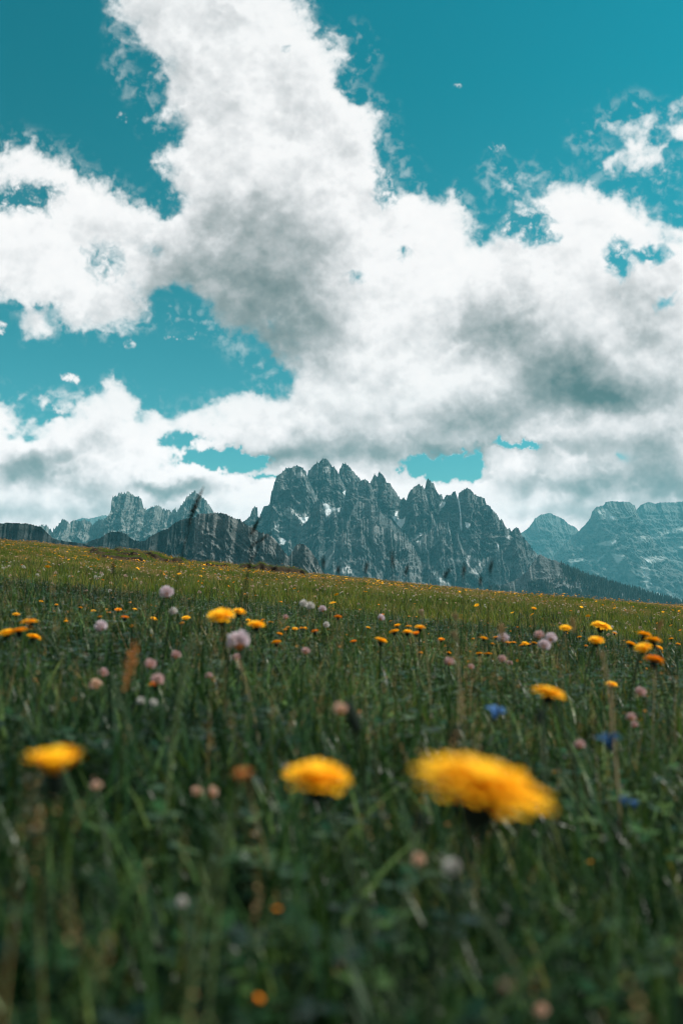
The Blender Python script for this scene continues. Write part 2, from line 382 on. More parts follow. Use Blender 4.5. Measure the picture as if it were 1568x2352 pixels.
PEAKS = [
 (4250, r6((20,760),(90,600),(130,525),(165,507),(190,480),(205,430),(222,418),(236,432),(238,485),(250,490),(275,425),(300,417),(315,410),(325,340),(345,270),(360,225),(380,205),(390,212),(400,190),(418,172),(440,165),(465,165),(490,148),(510,160),(530,165),(548,185),(556,212),(575,250),(610,330),(640,385),(680,460),(740,560),(800,680))),
 (4420, r6((460,640),(520,440),(548,300),(562,216),(568,190),(590,165),(610,145),(625,128),(640,138),(655,112),(670,103),(690,110),(705,130),(720,158),(735,155),(750,185),(768,212),(790,260),(815,305),(835,350),(860,450),(920,600))),
 (4580, r6((700,520),(750,300),(764,215),(772,180),(790,140),(810,135),(825,150),(845,170),(870,205),(900,230),(912,245),(960,300),(1010,400),(1080,540))),
 (4180, r6((640,720),(740,530),(780,450),(800,390),(815,300),(835,268),(855,252),(880,256),(900,262),(918,250),(940,238),(955,258),(968,268),(985,300),(1010,370),(1050,470),(1120,620))),
 (4330, r6((860,560),(930,340),(968,268),(985,240),(1000,205),(1012,225),(1018,228),(1026,198),(1040,200),(1060,225),(1085,270),(1100,268),(1120,300),(1150,345),(1175,374),(1190,362),(1203,382),(1230,440),(1290,540),(1360,680))),
 (4230, r6((1080,680),(1150,510),(1185,430),(1205,380),(1225,330),(1250,300),(1285,270),(1300,287),(1312,285),(1330,320),(1355,420),(1400,520),(1460,640))),
 (4400, r6((1230,600),(1295,400),(1315,320),(1328,302),(1335,265),(1350,235),(1362,250),(1385,275),(1400,315),(1420,347),(1437,340),(1450,380),(1480,440),(1540,540))),
 (4310, r6((1300,700),(1380,540),(1420,440),(1448,372),(1465,345),(1480,350),(1500,345)) + r7((40,142),(60,130),(80,112),(94,150),(108,210),(125,300),(155,420),(200,560))),
 (4240, r7((-40,560),(30,420),(80,260),(98,165),(106,122),(130,105),(155,92),(180,105),(205,130),(225,147),(245,150),(275,165),(285,200),(310,215),(330,245),(355,270),(370,302),(390,300),(400,335),(420,362),(435,350),(445,382),(465,360),(480,348),(500,365),(515,400),(540,430),(570,470),(600,510),(660,570),(760,660),(900,760),(1200,900))),
]
CREST_F0 = r6((420,900),(520,560),(570,500),(590,450),(610,390),(640,365),(660,400),(680,480),(700,472),(740,440),(770,452),(800,510),(830,520),(860,430),(880,392),(910,388),(935,405),(960,392),(985,410),(1010,432),(1050,470),(1100,500),(1130,545),(1200,600),(1260,690),(1300,780),(1400,890),(1500,980))
CREST_F1 = r6((540,920),(620,790),(700,700),(760,640),(800,590),(850,560),(900,520),(950,500),(1000,540),(1050,560),(1100,560),(1160,600),(1220,640),(1260,700),(1320,790),(1400,860),(1520,960))
CREST_F3 = r6((1150,900),(1230,760),(1300,640),(1380,560),(1430,520),(1480,530),(1540,590)) + r7((60,440),(120,470),(160,520),(250,560),(330,540),(420,470),(480,420),(520,470),(600,545),(700,640),(800,720),(900,800))
CREST_F2 = r6((-160,470),(-60,468),(0,462),(60,482),(90,500),(130,512),(185,552),(240,580),(300,600),(340,620),(370,660),(400,705),(440,745),(455,730),(480,680),(510,656),(540,668),(570,692),(600,730),(630,780),(650,820),(690,900))
CREST_L1 = r5((100,620),(230,560),(270,545),(300,543),(320,555),(342,585),(350,570),(380,540),(410,508),(435,512),(460,532),(470,515),(500,515),(540,507),(575,515),(600,530),(608,548),(630,512),(670,502),(690,502),(715,480),(728,430),(733,362),(750,350),(765,358),(775,336),(810,328),(840,330),(870,345),(885,360),(905,355),(925,380),(940,430),(960,442),(980,440),(990,425),(1010,420),(1050,418),(1060,437),(1085,440),(1110,447),(1125,452),(1135,435),(1148,435),(1152,452),(1180,420),(1205,382),(1220,360),(1240,342),(1270,318),(1285,332),(1300,340),(1320,360),(1345,380),(1360,405),(1380,432),(1400,470),(1500,560),(1700,700))
CREST_LF = r5((380,620),(430,560),(490,512),(540,492),(580,500),(620,490),(680,475),(710,482),(800,470),(900,460),(950,442),(1000,420),(1040,440),(1120,520))
CREST_L3 = r5((840,720),(900,655),(950,640),(1000,603),(1050,580),(1100,562),(1150,520),(1200,500),(1280,490),(1330,475),(1390,462),(1450,462),(1490,480),(1520,492),(1568,500)) + r6((60,484),(90,502),(130,514),(180,560),(260,640))
CREST_LM = r5((380,760),(480,690),(560,660),(600,642),(660,622),(690,602),(700,592),(720,585),(780,583),(830,600),(845,620),(880,640),(960,660),(1040,690),(1200,760))
CREST_L2 = r5((-400,520),(-100,528),(0,530),(50,526),(100,528),(180,530),(220,540),(270,552),(310,592),(350,627),(400,642),(500,655),(570,668),(640,690),(760,730))
CREST_R1 = r7((420,470),(510,387),(560,350),(590,310),(600,290),(640,265),(680,258),(692,256),(705,255),(720,268),(750,280),(790,300),(830,335),(860,345),(885,372),(960,430),(1100,520))
CREST_R2 = r7((560,660),(720,540),(800,450),(850,400),(890,370),(930,330),(960,290),(975,245),(1000,216),(1050,206),(1060,186),(1090,178),(1150,182),(1215,183),(1232,196),(1250,206),(1262,240),(1290,300),(1340,420),(1420,560),(1500,760))
CREST_R3 = r7((1180,330),(1240,260),(1262,236),(1285,206),(1320,190),(1350,182),(1385,195),(1420,185),(1500,186),(1568,178),(1700,190),(1900,230),(2200,330))
CREST_FO = r7((120,800),(260,760),(380,728),(480,690),(545,640),(595,570),(630,527),(660,540),(700,556),(780,582),(850,626),(900,646),(1000,680),(1100,710),(1250,750),(1400,795),(1568,842),(1800,900),(2100,980))

SNOW = [r6((658,375),(668,395),(690,400),(720,420),(750,432),(776,424),(770,460),(752,440),(728,452),(700,476),(688,490),(676,455)), r6((514,490),(572,485),(566,510),(545,530),(530,525)), r6((1112,485),(1128,482),(1138,450),(1152,450),(1143,490),(1165,500),(1185,500),(1200,478),(1196,522),(1172,562),(1145,532)),
  r6((1420,412),(1440,385),(1462,388),(1452,420),(1425,432)), r7((93,140),(108,170),(120,270),(128,350),(122,376),(112,340),(112,250)), r7((143,312),(165,318),(185,322),(178,340),(162,358),(150,345)), r6((368,626),(400,625),(426,640),(405,668),(388,660)), r6((790,325),(812,310),(806,345)),
  r7((1085,268),(1112,278),(1108,292),(1090,288)), r7((1058,224),(1075,232),(1068,240)), r7((1100,452),(1132,430),(1128,442)), r7((1322,556),(1336,562),(1346,576),(1330,570)), r7((1390,770),(1410,776),(1430,792),(1405,786)), r7((1350,706),(1360,712),(1364,730)), r7((352,452),(370,470),(366,492)), r6((1290,590),(1306,590),(1300,610))]
SCREE = [r6((340,560),(370,500),(378,560),(380,620),(350,610)), r6((400,460),(440,420),(480,440),(560,470),(600,400),(560,480),(500,500),(440,500)), r6((660,800),(740,700),(700,790),(680,840)), r6((740,835),(830,800),(900,850),(760,860)), r6((1255,610),(1310,595),(1320,630),(1290,690)), r6((1376,450),(1420,420),(1440,430),(1410,470)),
  r7((165,650),(230,590),(265,555),(270,610),(235,660)), r7((150,560),(185,480),(190,500),(165,630)), r7((70,560),(105,540),(110,610)), r7((660,660),(700,700),(700,720)), r7((350,700),(400,760),(330,770)), r6((480,205),(520,190),(545,215),(500,235)), r6((670,160),(700,160),(710,195),(680,200)), r6((1380,840),(1480,900),(1500,930),(1400,900)), r6((235,540),(270,500),(265,545)),
  r7((1255,405),(1350,400),(1440,370),(1500,362),(1568,348),(1568,380),(1500,385),(1440,402),(1350,432),(1280,455)), r7((1478,435),(1568,468),(1568,492),(1500,480)), r7((1288,540),(1400,535),(1462,545),(1420,568),(1340,580)), r7((815,562),(935,542),(915,560),(860,580),(830,600)), r7((1010,240),(1050,225),(1110,260),(1140,300),(1080,310),(1020,280)), r7((1100,520),(1190,530),(1140,590)), r7((1290,590),(1350,620),(1340,760),(1310,700)), r7((900,460),(920,470),(900,505)), r7((980,460),(1130,420),(1110,470)), r7((1000,560),(1060,520),(1010,575)), r7((400,440),(430,400),(440,420))]

def rock_material(name, dark, mid, light, bump=1.0, patch=.75, scree=None, size=1.0):
    m, nt, out = new_mat(name)
    geo = N(nt, 'ShaderNodeNewGeometry')
    mp = N(nt, 'ShaderNodeMapping', {'Vector': geo.outputs['Position'], 'Scale': (1/34./size, 1/60./size, 1/48./size)})
    st = N(nt, 'ShaderNodeTexNoise', {'Vector': mp.outputs[0], 'Scale': 1., 'Detail': 9., 'Roughness': .68, 'Distortion': .6})
    mp2 = N(nt, 'ShaderNodeMapping', {'Vector': geo.outputs['Position'], 'Scale': (1/240./size, 1/240./size, 1/46./size)})
    st2 = N(nt, 'ShaderNodeTexNoise', {'Vector': mp2.outputs[0], 'Scale': 1., 'Detail': 7., 'Roughness': .6, 'Distortion': 1.0})
    base = ramp(nt, st.outputs[0], [(.34, dark), (.50, mid), (.66, light)])
    base = mix(nt, math_n(nt, 'MULTIPLY', ramp(nt, st2.outputs[0], [(.42, (0,0,0)), (.7, (1,1,1))]), .55), base, light)
    pt = N(nt, 'ShaderNodeTexNoise', {'Vector': geo.outputs['Position'], 'Scale': 1/130./size, 'Detail': 8., 'Roughness': .66, 'Distortion': .8})
    base = mix(nt, math_n(nt, 'MULTIPLY', ramp(nt, pt.outputs[0], [(.50, (0,0,0)), (.66, (1,1,1))]), patch), base, light)
    a_sc = N(nt, 'ShaderNodeAttribute', attribute_name='scree'); a_sn = N(nt, 'ShaderNodeAttribute', attribute_name='snow'); a_vg = N(nt, 'ShaderNodeAttribute', attribute_name='turf')
    base = mix(nt, a_vg.outputs['Fac'], base, (.020, .034, .024))
    base = mix(nt, a_sc.outputs['Fac'], base, scree or tuple(min(.5, c*1.8+.06) for c in light))
    base = mix(nt, a_sn.outputs['Fac'], base, (.80, .83, .84))
    hb = math_n(nt, 'ADD', st.outputs[0], math_n(nt, 'MULTIPLY', st2.outputs[0], .5))
    b = N(nt, 'ShaderNodeBump', {'Height': hb, 'Strength': .9*bump, 'Distance': 26.*size})
    bs = N(nt, 'ShaderNodeBsdfPrincipled', {'Base Color': base, 'Roughness': .95, 'Normal': b.outputs[0]})
    bs.inputs['Specular IOR Level'].default_value = .1
    nt.links.new(bs.outputs[0], out.inputs[0])
    return m

FACES = {}
def ridge(name, label, crest, D, base, run, amp, seed, mat, cols=500, rows=160, depth=0., jag=2., pw=1.25, back=500., gx=190., gz_=560., turf=0., layers=3., lean=.25, parent=None, key=None):
    c = np.array(sorted(crest)); px = np.linspace(c[0, 0], c[-1, 0], cols)
    py = np.interp(px, c[:, 0], c[:, 1])
    py = py-jag*(.95*np.clip(fbm(px/6.5, px*0, 4, .66, seed, 'r')+.25, -.4, 2)*1.7+fbm(px/22., px*0+5, 4, .6, seed+9)*.6)
    Dc = D+depth*fbm(px/45., px*0+2, 4, .55, seed+20)
    top = P(px, py, Dc)
    nb = 14
    t = np.concatenate([-np.linspace(1, 0, nb+1)[:-1]**1.5, np.linspace(0, 1, rows)**1.15])[:, None]
    tf, tb = np.clip(t, 0, 1), np.clip(-t, 0, 1)
    X = top[None, :, 0]+0*t; Z = top[None, :, 2]*(1-tf)*(1-tb)+base*(1-(1-tf)*(1-tb))
    hgt = np.maximum(top[None, :, 2]-base, 30.)
    Yb = Dc[None, :]-run*(hgt/400.)**.5*tf**pw+back*tb
    # gullies and buttresses run down the face, ledges across it
    wa = 70*fbm(X/260., Z/260., 4, .5, seed+31); wb = 60*fbm(X/200.+4, Z/200., 4, .5, seed+37)
    a = (X+wa+lean*(top[None, :, 2]-Z)*np.sign(perlin(X/300., 0*X, seed+3)))
    h = Z+wb
    g = .62*fbm(a/gx, h/gz_, 7, .60, seed+41, 'r', rot=False)+.5*fbm((a-.5*h)/(gx*.6), (h+.3*a)/(gz_*.35), 6, .6, seed+43, 'r')
    g2 = fbm(a/(gx*.35), h/(gz_*.45), 6, .6, seed+47)
    bil = fbm(X/gx*1.2, Z/gx*.8, 6, .55, seed+53, 'b')
    led = np.sin((Z+14*perlin(X/150., Z/150., seed+5))/17.)+.6*np.sin((Z+11*perlin(X/90., Z/90., seed+6))/7.3)
    fade = np.clip(tf*7, .10, 1)*(tf > 0)+.12*(t < 0)
    fine = fbm(X/26., Z/34., 4, .65, seed+57, 'r')
    dsp = fade*(amp*(1.0*g+.5*g2+.45*bil+.20*fine)+layers*led*.6)
    q0x, q0y = proj(X, Yb, Z); calm = np.zeros(q0x.shape, np.float32)
    for poly in SNOW:
        if max(p[0] for p in poly) > q0x.min() and min(p[0] for p in poly) < q0x.max(): calm = np.maximum(calm, sstep(-5, 2, poly_sdf(q0x, q0y, poly)))
    dsp = dsp*(1-.8*calm)
    X2 = X+.22*fade*amp*fbm(X/90., Z/90., 5, .6, seed+61)
    Y = Yb-dsp; Z2 = Z+.10*dsp*(tf > .02)
    V = np.stack([X2, Y, Z2], -1)
    qx, qy = proj(X2, Y, Z2)
    jx, jy = 2.6*fbm(qx/7., qy/7., 4, .6, seed+71), 2.6*fbm(qx/7.+9, qy/7., 4, .6, seed+73)
    snow = np.zeros(qx.shape, np.float32); scr = np.zeros(qx.shape, np.float32)
    def near(poly):
        q = np.array(poly); return (q[:, 0].max() > qx.min()) and (q[:, 0].min() < qx.max())
    front = t >= 0
    for poly in SNOW:
        if near(poly): snow = np.maximum(snow, sstep(-.6, .6, poly_sdf(qx+jx*.5, qy+jy*.5, poly)))
    for poly in SCREE:
        if near(poly): scr = np.maximum(scr, sstep(-2.2, 2.2, poly_sdf(qx+jx, qy+jy, poly)+2.5*fbm(qx/5., qy/5., 3, .6, seed+79)))
    streak = sstep(.34, .6, fbm((a-.3*h)/60., h/150., 5, .6, seed+83))*sstep(.35, .7, tf)*.6
    scr = np.maximum(scr, streak)
    tv = np.zeros(qx.shape, np.float32)
    if turf: tv = np.clip(sstep(.05, .5, fbm(X/130., Z/60., 6, .6, seed+91)+turf-.5), 0, 1)*.9
    fr = np.broadcast_to(front, qx.shape)
    me = mesh_from(name, V.reshape(-1, 3), grid_faces(len(t), cols), [mat], {'snow': (snow*fr).ravel(), 'scree': (scr*fr).ravel(), 'turf': tv.ravel()})
    FACES[key or label] = (V[nb:].reshape(-1, 3), qx[nb:].ravel(), qy[nb:].ravel())
    o = link(name, me, parent)
    if parent: o.matrix_parent_inverse = Matrix.Translation(-Vector(parent.location)); return o
    return tag(o, label, kind='structure')

M_near = rock_material('shadowed_dolomite', (.024, .037, .039), (.064, .082, .084), (.23, .235, .23))  # cloud shadow over the middle range is put into this darker rock colour
M_lit = rock_material('sunlit_dolomite', (.026, .036, .037), (.095, .105, .103), (.32, .32, .30))  # lighter copy of the rock, sunlight on the left range put into the colour
M_dark = rock_material('dark_hill_rock', (.008, .014, .015), (.018, .028, .028), (.085, .095, .093), 1.0, .22, (.06, .07, .068), .42)
M_spur = rock_material('pale_spur_rock', (.020, .028, .029), (.075, .085, .083), (.26, .262, .25), 1.0, .6, None, .42)
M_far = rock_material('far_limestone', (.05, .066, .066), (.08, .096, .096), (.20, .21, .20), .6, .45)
massif = bpy.data.objects.new('mountain', None); COL.objects.link(massif)
massif.location = (0, 4000, -330)
tag(massif, 'spiky grey mountain range with many pinnacles in the middle', kind='structure')
for i_, (d_, c_) in enumerate(PEAKS):
    ridge('peak', None, c_, d_, -330, 420, 60, 300+i_*7, M_near, 380 if i_ < 8 else 560, 280, depth=70, jag=2.2, gx=120, gz_=300, parent=massif, key='peak%d' % i_, lean=.55)
ridge('spur', None, CREST_F0, 3850, -330, 520, 60, 402, M_near, 560, 240, depth=90, jag=3., gx=130, gz_=460, parent=massif)
ridge('spur', None, CREST_F1, 3480, -330, 560, 55, 416, M_near, 480, 200, depth=90, jag=4., gx=120, gz_=420, parent=massif)
ridge('spur', None, CREST_F3, 3900, -330, 560, 52, 423, M_near, 480, 200, depth=80, jag=4., gx=120, gz_=420, parent=massif, key='east_spur')
ridge('mountain', 'pale craggy hill left of the foot of the middle range', CREST_F2, 1650, -340, 300, 23, 390, M_spur, 640, 240, depth=40, jag=2.5, gx=34, gz_=52, lean=.6)
ridge('mountain', 'pale rock range on the left with a flat topped square tower', CREST_L1, 5300, -350, 600, 62, 410, M_lit, 800, 240, depth=110, jag=3.4, gx=140, gz_=420)
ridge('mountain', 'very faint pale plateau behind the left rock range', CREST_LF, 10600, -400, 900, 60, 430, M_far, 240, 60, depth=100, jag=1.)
ridge('mountain', 'broad rounded dark plateau hill left of the middle range', CREST_L3, 1750, -340, 260, 19, 450, M_dark, 560, 200, depth=38, jag=1.6, gx=40, gz_=56, turf=.12, layers=6)
ridge('mountain', 'small dark mesa in front of the square rock tower', CREST_LM, 1950, -340, 240, 17, 470, M_dark, 400, 120, depth=30, jag=1.6, gx=44, gz_=60, turf=.2, layers=5)
ridge('mountain', 'low dark rounded hill at the left edge', CREST_L2, 1450, -340, 300, 14, 490, M_dark, 480, 140, depth=30, jag=1.2, gx=45, gz_=60, turf=.22)
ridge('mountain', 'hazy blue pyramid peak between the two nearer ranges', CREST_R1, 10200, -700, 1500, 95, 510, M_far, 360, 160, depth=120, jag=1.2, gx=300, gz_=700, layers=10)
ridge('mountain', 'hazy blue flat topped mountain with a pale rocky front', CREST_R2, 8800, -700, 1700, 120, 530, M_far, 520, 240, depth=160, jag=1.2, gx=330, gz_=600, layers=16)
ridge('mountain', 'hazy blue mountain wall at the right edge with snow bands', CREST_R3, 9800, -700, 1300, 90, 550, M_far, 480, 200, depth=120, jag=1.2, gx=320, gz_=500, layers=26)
ridge('mountain', 'dark wooded slope descending to the right edge', CREST_FO, 2900, -400, 560, 20, 570, M_near, 560, 220, depth=24, jag=2.0, gx=70, gz_=130, turf=.35)

# ============================================================ instancing of uncountable stuff
def instance_points(name, pts, scales, rots, idx, coll, label, cat, mat=None):
    me = bpy.data.meshes.new(name)
    me.vertices.add(len(pts)); me.vertices.foreach_set('co', np.asarray(pts, np.float32).ravel())
    for n, t, d, f in (('size', 'FLOAT', scales, 'value'), ('turn', 'FLOAT_VECTOR', rots, 'vector'), ('pick', 'INT', idx, 'value')):
        at = me.attributes.new(n, t, 'POINT'); at.data.foreach_set(f, np.asarray(d, np.int32 if t == 'INT' else np.float32).ravel())
    o = link(name, me); tag(o, label, cat, kind='stuff')
    g = bpy.data.node_groups.new(name, 'GeometryNodeTree')
    g.interface.new_socket('Geometry', in_out='INPUT', socket_type='NodeSocketGeometry')
    g.interface.new_socket('Geometry', in_out='OUTPUT', socket_type='NodeSocketGeometry')
    gi, go = g.nodes.new('NodeGroupInput'), g.nodes.new('NodeGroupOutput')
    ip = g.nodes.new('GeometryNodeInstanceOnPoints'); ci = g.nodes.new('GeometryNodeCollectionInfo')
    ci.inputs[0].default_value = coll; ci.inputs['Separate Children'].default_value = True; ci.inputs['Reset Children'].default_value = True
    def attr(n, t):
        a = g.nodes.new('GeometryNodeInputNamedAttribute'); a.data_type = t; a.inputs[0].default_value = n
        return next(s for s in a.outputs if s.enabled and s.name == 'Attribute')
    L = g.links.new
    L(gi.outputs[0], ip.inputs['Points']); L(ci.outputs[0], ip.inputs['Instance']); ip.inputs['Pick Instance'].default_value = True
    L(attr('pick', 'INT'), ip.inputs['Instance Index']); L(attr('turn', 'FLOAT_VECTOR'), ip.inputs['Rotation']); L(attr('size', 'FLOAT'), ip.inputs['Scale'])
    L(ip.outputs[0], go.inputs[0])
    md = o.modifiers.new('scatter', 'NODES'); md.node_group = g
    return o
def source_coll(name, meshes):
    c = bpy.data.collections.new(name)
    for i, me in enumerate(meshes):
        c.objects.link(bpy.data.objects.new(f'{name}_{i:02d}', me))
    return c

# ---- conifers on the far slope
m_con, nt, out = new_mat('conifer_needles')
oi = N(nt, 'ShaderNodeObjectInfo')
cc = ramp(nt, oi.outputs['Random'], [(0, (.006, .016, .013)), (.6, (.011, .025, .018)), (1, (.020, .036, .022))])
bs = N(nt, 'ShaderNodeBsdfPrincipled', {'Base Color': cc, 'Roughness': .9}); nt.links.new(bs.outputs[0], out.inputs[0])
def conifer(seed):
    r = np.random.RandomState(seed); parts = []
    k = 9; a = np.linspace(0, 2*np.pi, k, endpoint=False)
    for j in range(6):
        z0 = 1.5+j*2.3; rr = (3.0-.46*j)*(.85+.3*r.rand()); ring = rr*(.7+.5*r.rand(k))
        lo = np.stack([np.cos(a)*ring, np.sin(a)*ring, z0-.7*r.rand(k)], -1); hi = np.stack([np.cos(a)*.15, np.sin(a)*.15, np.full(k, z0+3.4)], -1)
        i = np.arange(k); f = np.stack([i, (i+1) % k, (i+1) % k+k, i+k], -1)
        parts.append((np.concatenate([lo, hi]), f, {}))
    V, Fc, _ = joinm(parts); return mesh_from('conifer', V, Fc, [m_con], smooth=False)
con_coll = source_coll('conifer_kinds', [conifer(i) for i in range(4)])
WOODS = [('dark wooded slope descending to the right edge', r7((60,670),(140,655),(260,700),(380,742),(480,735),(556,715),(575,690),(650,695),(740,690),(790,665),(770,600),(742,570),(850,612),(1100,698),(1568,830),(2100,960),(2100,1100),(1300,960),(60,860)), .9),
         ('east_spur', r7((560,690),(700,720),(790,700),(780,620),(900,700),(900,800),(560,770)), .9),
         ('east_spur', r7((120,660),(170,650),(250,690),(330,745),(330,780),(120,740)), .8)]
rs = np.random.RandomState(3); tp = []
for lab, poly, dens in WOODS:
    V, qx, qy = FACES[lab]
    ok = (poly_sdf(qx, qy, poly) > 0)
    V = V[ok]
    if len(V) == 0: continue
    w = sstep(-.35, .15, fbm(V[:, 0]/140., V[:, 2]/70., 5, .6, 611))
    n = int(13000*dens) if len(V) > 20000 else int(len(V)*.28*dens)
    i = rs.choice(len(V), n, p=w/w.sum()); tp.append(V[i]+rs.normal(0, 4, (n, 3))*np.array([1, 1, .2])-np.array([0, 0, 2.]))
tp = np.concatenate(tp)
instance_points('conifer_forest', tp, .40+.45*rs.rand(len(tp)), np.stack([0*tp[:, 0], 0*tp[:, 0], rs.rand(len(tp))*6.28], -1), rs.randint(0, 4, len(tp)), con_coll, 'dark conifer forest covering the slope below the grey range', 'forest')

# ============================================================ haze
haze_v = np.array([(x, y, z) for z in (-800, 790) for y in (-300, 11500) for x in (-5200, 5200)], float)
haze_f = np.array([(0,2,3,1),(4,5,7,6),(0,1,5,4),(2,6,7,3),(0,4,6,2),(1,3,7,5)])
m, nt, out = new_mat('valley_air')
pv = N(nt, 'ShaderNodeVolumePrincipled', {'Color': (.17, .69, .82, 1), 'Density': 6.2e-5})
nt.links.new(pv.outputs[0], out.inputs['Volume'])
tag(link('haze', mesh_from('haze', haze_v, haze_f, [m], smooth=False)), 'blue green air between the meadow and the far mountains', 'haze', kind='stuff')

# ============================================================ grass
def leaf_material(name, stops, patch=True, trans=.30, rough=.38, spec=.5, tipc=None):
    m, nt, out = new_mat(name)
    oi = N(nt, 'ShaderNodeObjectInfo'); at = N(nt, 'ShaderNodeAttribute', attribute_name='tint'); tt = N(nt, 'ShaderNodeAttribute', attribute_name='along')
    f = math_n(nt, 'MULTIPLY_ADD', oi.outputs['Random'], .35, math_n(nt, 'MULTIPLY', at.outputs['Fac'], .65))
    if patch:
        geo = N(nt, 'ShaderNodeNewGeometry')
        n = N(nt, 'ShaderNodeTexNoise', {'Vector': geo.outputs['Position'], 'Scale': .42, 'Detail': 4., 'Roughness': .6})
        f = math_n(nt, 'ADD', f, math_n(nt, 'MULTIPLY_ADD', n.outputs[0], 1.5, -.74), clamp=True)
    c = ramp(nt, f, stops)
    if tipc: c = mix(nt, math_n(nt, 'MULTIPLY', math_n(nt, 'POWER', tt.outputs['Fac'], 3.), .6), c, tipc)
    bs = N(nt, 'ShaderNodeBsdfPrincipled', {'Base Color': c, 'Roughness': rough}); bs.inputs['Specular IOR Level'].default_value = spec
    if trans:
        tr = N(nt, 'ShaderNodeBsdfTranslucent', {'Color': mix(nt, 1., c, (1.15, 1.1, .6), 'MULTIPLY')})
        mx = N(nt, 'ShaderNodeMixShader', {0: trans, 1: bs.outputs[0], 2: tr.outputs[0]}); nt.links.new(mx.outputs[0], out.inputs[0])
    else: nt.links.new(bs.outputs[0], out.inputs[0])
    return m
M_grass = leaf_material('shade_toned_grass_blade', [(0, (.003, .012, .011)), (.3, (.006, .023, .013)), (.54, (.018, .058, .017)), (.76, (.10, .165, .042)), (.92, (.17, .15, .045)), (1, (.28, .18, .065))], tipc=(.040, .075, .022), rough=.30, spec=.15)  # foreground shade put into the dark greens, glints into the pale stop
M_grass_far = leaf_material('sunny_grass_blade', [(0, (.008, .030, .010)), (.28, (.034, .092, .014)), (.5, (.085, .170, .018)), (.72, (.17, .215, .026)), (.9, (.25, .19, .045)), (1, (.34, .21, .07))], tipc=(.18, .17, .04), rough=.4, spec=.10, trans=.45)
M_culm = leaf_material('dry_culm', [(0, (.12, .10, .035)), (.4, (.22, .15, .06)), (.7, (.32, .19, .085)), (1, (.40, .30, .18))], trans=.25, rough=.6, spec=.2)

def blade(r, h, w, x, y, lean, az, curl, segs=4):
    t = np.linspace(0, 1, segs+1); wd = w*np.clip((1-t**2.2), .04, 1)*np.clip(.6+t*2, 0, 1)
    d = np.array([math.cos(az), math.sin(az)]); s = np.array([-d[1], d[0]])
    ang = lean+curl*t; dl = h/segs
    hx = np.concatenate([[0], np.cumsum(np.sin(ang[:-1])*dl)]); hz = np.concatenate([[0], np.cumsum(np.cos(ang[:-1])*dl)])
    c = np.stack([x+d[0]*hx, y+d[1]*hx, hz], -1); tw = r.uniform(-.6, .6)
    sd = np.stack([s[0]*math.cos(tw)+0*t, s[1]*math.cos(tw)+0*t, math.sin(tw)*np.sin(ang)], -1)*wd[:, None]/2
    V = np.stack([c-sd, c+sd], 1).reshape(-1, 3); i = np.arange(segs)*2
    return V, np.stack([i, i+1, i+3, i+2], -1), {'along': np.repeat(t, 2), 'tint': r.rand()}
def spike(r, c, d, L, w, n):
    """seed head: small scales round an axis"""
    parts = []
    for k in range(n):
        f = k/n; p = np.array(c)+np.array(d)*L*f; a = k*2.4; ww = w*(math.sin(math.pi*min(.98, f*.85+.12)))
        o = np.array([math.cos(a), math.sin(a), .7]); o /= np.linalg.norm(o); sdv = np.array([-math.sin(a), math.cos(a), 0])*ww*.45
        V = np.stack([p-sdv*.4, p+o*ww*.5-sdv, p+o*ww*1.3, p+o*ww*.5+sdv])
        parts.append((V, [[0, 1, 2, 3]], {'along': .5, 'tint': r.rand()}))
    return parts
def tuft(seed, n, rad_, h0, h1, w, lean):
    r = np.random.RandomState(seed); parts = []
    for _ in range(n):
        a, q = r.uniform(0, 6.28), rad_*math.sqrt(r.rand())
        parts.append(blade(r, r.uniform(h0, h1), w*r.uniform(.6, 1.3), q*math.cos(a), q*math.sin(a), abs(r.normal(0, lean)), r.uniform(0, 6.28), r.uniform(.1, 1.5)))
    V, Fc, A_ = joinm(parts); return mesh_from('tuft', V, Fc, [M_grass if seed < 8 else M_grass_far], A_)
def culms(seed, n, rad_, h0, h1, w, hw, hl):
    r = np.random.RandomState(seed); parts = []
    for _ in range(n):
        a, q = r.uniform(0, 6.28), rad_*math.sqrt(r.rand()); h = r.uniform(h0, h1); le = abs(r.normal(0, .16)); az_ = r.uniform(0, 6.28); cu = r.uniform(0, .3)
        b_ = blade(r, h, w, q*math.cos(a), q*math.sin(a), le, az_, cu); parts.append(b_)
        tip = b_[0][-2:].mean(0); prev = b_[0][-4:-2].mean(0); d = (tip-prev)/np.linalg.norm(tip-prev)
        parts += spike(r, tip-d*.01, d, hl*r.uniform(.7, 1.3), hw, 12)
    V, Fc, A_ = joinm(parts); return mesh_from('culms', V, Fc, [M_culm], A_)
def herb(seed, n, rad_, h, s):
    r = np.random.RandomState(seed); parts = []
    for _ in range(n):
        a, q = r.uniform(0, 6.28), rad_*math.sqrt(r.rand()); b_ = blade(r, h*r.uniform(.5, 1.1), .0015, q*math.cos(a), q*math.sin(a), abs(r.normal(0, .3)), a, .3); parts.append(b_)
        tip = b_[0][-1]
        for k in range(3):
            aa = a+k*2.09+r.uniform(-.3, .3); d = np.array([math.cos(aa), math.sin(aa), r.uniform(-.1, .35)]); sv = np.array([-math.sin(aa), math.cos(aa), 0]); L = s*r.uniform(.7, 1.2)
            V = np.stack([tip, tip+d*L*.55-sv*L*.42, tip+d*L*1.0-sv*L*.28, tip+d*L*1.05+sv*L*.28, tip+d*L*.55+sv*L*.42])
            parts.append((V, [[0, 1, 2, 4], [2, 3, 4, 4]], {'along': .2, 'tint': .3+.4*r.rand()}))
    V, Fc, A_ = joinm([(v, [f for f in np.asarray(fc).tolist() if len(set(f)) == 4] or fc, a) for v, fc, a in parts]); return mesh_from('herb', V, Fc, [M_grass if seed < 8 else M_grass_far], A_)
